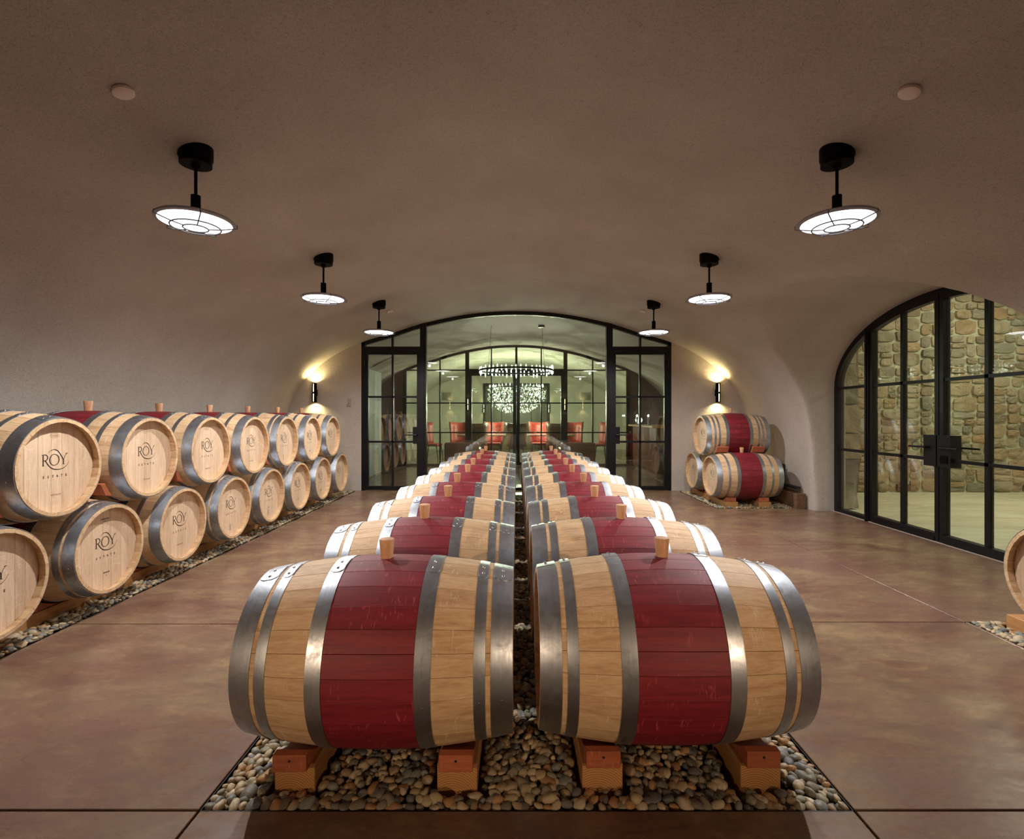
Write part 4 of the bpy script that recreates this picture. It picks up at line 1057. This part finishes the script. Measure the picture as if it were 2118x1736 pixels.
# ------------------------------------------------------------------ lounge furniture seen through the glass
def ring_chandelier():
    r = empty('ring_chandelier', (0, 10.35, 2.245)); tag(r, 'black ring chandelier edged with glowing crystals, hung from two cables', 'chandelier')
    R = .735
    MB().lathe([(R, -.018), (R+.012, -.018), (R+.012, .018), (R, .018)], 72, caps=False).obj('ring', 'black_steel', r, smooth=40)
    m = MB(); rr = random.Random(3)
    for i in range(48):
        a = 2*PI*i/48+rr.uniform(-.03, .03); hgt = rr.uniform(.035, .10); c = Matrix.Translation(((R+.006)*math.cos(a), (R+.006)*math.sin(a), 0))
        for s in (1, -1):
            h2 = hgt*rr.uniform(.6, 1)*s; w = .015
            m.add([(w, 0, s*.018), (0, w, s*.018), (-w, 0, s*.018), (0, -w, s*.018), (w*.9, 0, s*.018+h2*.6), (0, w*.9, s*.018+h2*.5), (-w*.9, 0, s*.018+h2*.6), (0, -w*.9, s*.018+h2*.7), (.002, 0, s*.018+h2)],
                  [(0, 1, 5, 4), (1, 2, 6, 5), (2, 3, 7, 6), (3, 0, 4, 7), (4, 5, 8), (5, 6, 8), (6, 7, 8), (7, 4, 8)], 0, c)
    o = m.obj('crystals', 'crystal', r, smooth=0); o['kind'] = 'stuff'
    for s, cx in ((-1, -.50), (1, .51)):
        MB().tube([(s*R*.78, 0, .02), (cx, 0, 1.0)], .003, 5).obj('cable', 'black_steel', r)
    MB().lathe([(.065, .965), (.065, 1.01)], 24, mtx=Matrix.Translation((.51, 0, -.09))).obj('canopy', 'black_steel', r)
ring_chandelier()
def crystal_cloud():
    r = empty('crystal_chandelier', (0, 15.6, 2.05)); tag(r, 'large sparkling crystal chandelier over the dining table, behind the second glass partition', 'chandelier')
    MB().lathe([(.80, .10), (.82, .10), (.82, .13), (.80, .13)], 48, caps=False).obj('ring', 'black_steel', r)
    MB().tube([(0, 0, .1), (0, 0, 1.13)], .006, 6).tube([(-.8, 0, .12), (0, 0, .3), (.8, 0, .12)], .005, 6).obj('stem', 'black_steel', r)
    rr = random.Random(5); m = MB()
    def gem(mb, p, s, e=1.5):
        x, y, z = p; mb.add([(x+s, y, z), (x, y+s, z), (x-s, y, z), (x, y-s, z), (x, y, z+s*e), (x, y, z-s*e)], [(0, 1, 4), (1, 2, 4), (2, 3, 4), (3, 0, 4), (1, 0, 5), (2, 1, 5), (3, 2, 5), (0, 3, 5)])
    for i in range(760):
        a = rr.uniform(0, 2*PI); t = rr.random()**.6; z = .12-.75*rr.random()**1.3; R = .93*math.sqrt(max(0, 1-((z+.05)/.62)**2))*(.55+.45*t) if z > -.65 else .1
        gem(m, (R*math.cos(a), R*math.sin(a), z), rr.uniform(.010, .022))
    o = m.obj('crystals', 'crystal_dim', r, smooth=0, recalc=False); o['kind'] = 'stuff'
    m = MB()
    for i in range(42):
        a = 2*PI*i/42; gem(m, (.82*math.cos(a), .82*math.sin(a), .17+rr.uniform(-.02, .02)), .022, 2.4)
    m.obj('upper_crystals', 'crystal', r, smooth=0, recalc=False)['kind'] = 'stuff'
    for i in range(11):
        a = 2*PI*i/11+.2; s = bpy.data.meshes
        b = MB().lathe([(.006, -.02), (.022, -.008), (.022, .008), (.006, .02)], 10).obj('bulb', 'bulb', r); b.location = (.68*math.cos(a), .68*math.sin(a), -.08+.03*math.sin(3*a))
crystal_cloud()

def wing_chair(inner, outer):
    """dining wing chair; faces +y, origin on the floor"""
    r = empty('wing_chair')
    n = 9; vs = []; fs = []
    def shell(off, mat, name, top):
        vs = []; fs = []; m = 7
        for j in range(m):
            z = .44+(top-.44)*j/(m-1); fl = 1+.16*(j/(m-1))**2
            for i in range(n):
                t = -1+2*i/(n-1); x = (.245+off)*t*fl; y = -.20-off+.17*abs(t)**3*(1+.3*j/(m-1))-.10*(j/(m-1))
                vs.append((x, y, z+(.03*abs(t)**2 if j == m-1 else 0)))
        for j in range(m-1):
            for i in range(n-1): fs.append((j*n+i, j*n+i+1, (j+1)*n+i+1, (j+1)*n+i))
        me = MB().add(vs, fs).mesh(name, mat, smooth=60, recalc=False); o = inst(name, me, r)
        so = o.modifiers.new('thickness', 'SOLIDIFY'); so.thickness = .022; so.offset = 0; return o
    shell(0, inner, 'backrest', 1.09); shell(.03, outer, 'back_shell', 1.10)
    MB().box(-.23, .23, -.20, .26, .39, .47).obj('seat', inner, r, bevel=.02)
    for x, y in ((-.2, -.19), (.2, -.19), (-.2, .22), (.2, .22)):
        MB().tube([(x, y, .40), (x*1.12, y*1.25, 0)], [.018, .011], 8).obj('leg', 'chair_leg', r)
    return r
def place(o, x, y, rz, label, cat, group): o.location = (x, y, 0); o.rotation_euler = (0, 0, rz); return tag(o, label, cat, group)
wc = wing_chair('red_leather', 'brown_leather'); G = 'wing chairs round the dining table'
TY = 15.5
place(wc, -2.6, 15.7, -PI/2-.2, 'red wing chair with dark legs at the left end of the dining table', 'chair', G)
place(copy_tree(wc), 2.6, 15.7, PI/2+.2, 'wing chair at the right end of the dining table, red inside and dark outside', 'chair', G)
for x, lab in ((-1.85, 'red wing chair facing us, second from the left behind the table'), (-.72, 'bright red wing chair facing us, left of the centre stile'), (.72, 'bright red wing chair facing us, right of the centre stile'), (1.85, 'red wing chair facing us, second from the right behind the table')):
    place(copy_tree(wc), x, 16.35, PI, lab, 'chair', G)
for x, lab in ((-1.12, 'brown wing chair turned away beside the left post'), (1.15, 'brown wing chair turned away beside the right post'), (0.0, 'dark wing chair turned away, straight behind the centre stile')):
    place(copy_tree(wc), x, 14.6, 0, lab, 'chair', G)
tb = empty('dining_table', (0, TY, 0)); tag(tb, 'long dark dining table between the red wing chairs', 'table')
MB().box(-1.75, 1.75, -.5, .5, .72, .76).obj('tabletop', 'table_top', tb, bevel=.01)
for x in (-1.1, 1.1): MB().lathe([(.22, 0), (.08, .05), (.07, .70), (.2, .72)], 20, mtx=Matrix.Translation((x, 0, 0))).obj('pedestal', 'chair_leg', tb)
def armchair():
    r = empty('leather_armchair')
    MB().box(-.30, .30, -.28, .32, .18, .42).obj('seat', 'brown_leather', r, bevel=.03)
    MB().box(-.37, .37, -.40, -.28, .14, .75).obj('backrest', 'brown_leather', r, bevel=.03)
    for s in (-1, 1): MB().box(s*.30, s*.38, -.30, .30, .14, .62).obj('armrest', 'brown_leather', r, bevel=.025)
    for x in (-.3, .3):
        for y in (-.3, .26): MB().tube([(x, y, .16), (x, y, 0)], .014, 8).obj('leg', 'chrome', r)
    return r
ac = armchair()
place(ac, -1.18, 11.35, 0, 'low brown leather armchair behind the glass, beyond the left centre row', 'armchair', 'low leather armchairs')
place(copy_tree(ac), 1.33, 11.35, 0, 'low brown leather armchair behind the glass, beyond the right centre row', 'armchair', 'low leather armchairs')
for s, w_ in ((-1, 'left'), (1, 'right')):
    t = empty('cocktail_table', (s*1.0, 12.5, 0)); tag(t, f'round glass-topped cocktail table beyond the {w_} armchair', 'table', 'round cocktail tables')
    MB().lathe([(.34, .70), (.345, .706), (.34, .715)], 40).obj('tabletop', 'table_top', t)
    MB().lathe([(.2, 0), (.2, .012), (.02, .03), (.02, .70)], 24).obj('pedestal', 'chrome', t)
# bar counter
bc = empty('bar_counter', (3.2, 12.1, 0)); tag(bc, 'bar counter with herringbone front and pale wooden top, behind the right glass door', 'counter')
MB().box(-.28, .55, -1.15, 1.2, 1.06, 1.10).obj('worktop', 'counter_wood', bc, bevel=.004)
MB().box(-.16, .5, -1.05, 1.15, 0, 1.06).obj('carcass', 'dark_panel', bc, smooth=0)
m = MB()
for q in range(9):
    y0 = -1.05+q*.244
    for k in range(20):
        z = .06+k*.05
        m.add([(-.175, y0, z), (-.175, y0+.118, z+.07), (-.175, y0+.118, z+.113), (-.175, y0, z+.043)], [(0, 1, 2, 3)]); m.add([(-.175, y0+.122, z+.07), (-.175, y0+.24, z), (-.175, y0+.24, z+.043), (-.175, y0+.122, z+.113)], [(0, 1, 2, 3)])
o = m.obj('herringbone_slats', 'herringbone', bc, smooth=0, recalc=False); o['kind'] = 'stuff'
MB().box(-.18, -.16, -1.05, 1.15, 0, .05).obj('kick_strip', 'chrome', bc, smooth=0)
for k, (y, lab) in enumerate(((12.05, 'chrome table lamp with domed glass, nearer one on the bar counter'), (12.75, 'chrome table lamp with domed glass, farther one on the bar counter'))):
    t = empty('table_lamp', (3.12 if k == 0 else 3.02, y, 1.102)); tag(t, lab, 'lamp', 'chrome lamps on the bar counter')
    MB().lathe([(.075, 0), (.07, .015), (.02, .03), (.015, .12), (.03, .14), (.03, .2)], 20).obj('base', 'chrome', t)
    MB().lathe([(.03, .19), (.075, .24), (.08, .29), (.05, .33), (.008, .35)], 20).obj('glass_dome', 'lamp_glass', t)
    MB().lathe([(.01, .2), (.022, .225), (.01, .25)], 12).obj('bulb', 'bulb', t)
gl = empty('globe_lamp', (3.15, 13.1, 1.102)); tag(gl, 'small white glowing globe lamp at the far end of the bar counter', 'lamp')
MB().lathe([(.05, 0), (.045, .02)], 20).obj('base', 'chrome', gl)
MB().lathe([(.02, .02), (.075, .06), (.095, .11), (.075, .16), (.02, .20)], 20).obj('globe', 'crystal', gl, smooth=80)
# vents on the far wall
for s in (-1, 1):
    v = empty('air_vent', (s*2.72, 19.88, 2.08)); tag(v, f'grey louvred air vent high on the far wall, {"left" if s < 0 else "right"} of the dark doorway', 'vent', 'far wall air vents')
    MB().box(-.19, .19, -.01, .01, -.16, .16).obj('vent_plate', 'grille', v, smooth=0)
    for k in range(7): MB().box(-.165, .165, -.02, -.01, -.135+k*.04, -.12+k*.04).obj('slat', 'vent_black', v, smooth=0)
hatch = MB().box(-.3, .3, -.3, .3, -.012, 0).obj('ceiling_hatch', 'plate_paint', smooth=0, bevel=.003)
hatch.location = (-2.9, 11.6, ceil_z(2.9)-.01); hatch.rotation_euler = (0, -.48, 0); tag(hatch, 'square plaster access hatch on the lounge ceiling behind the left glass door', 'hatch')
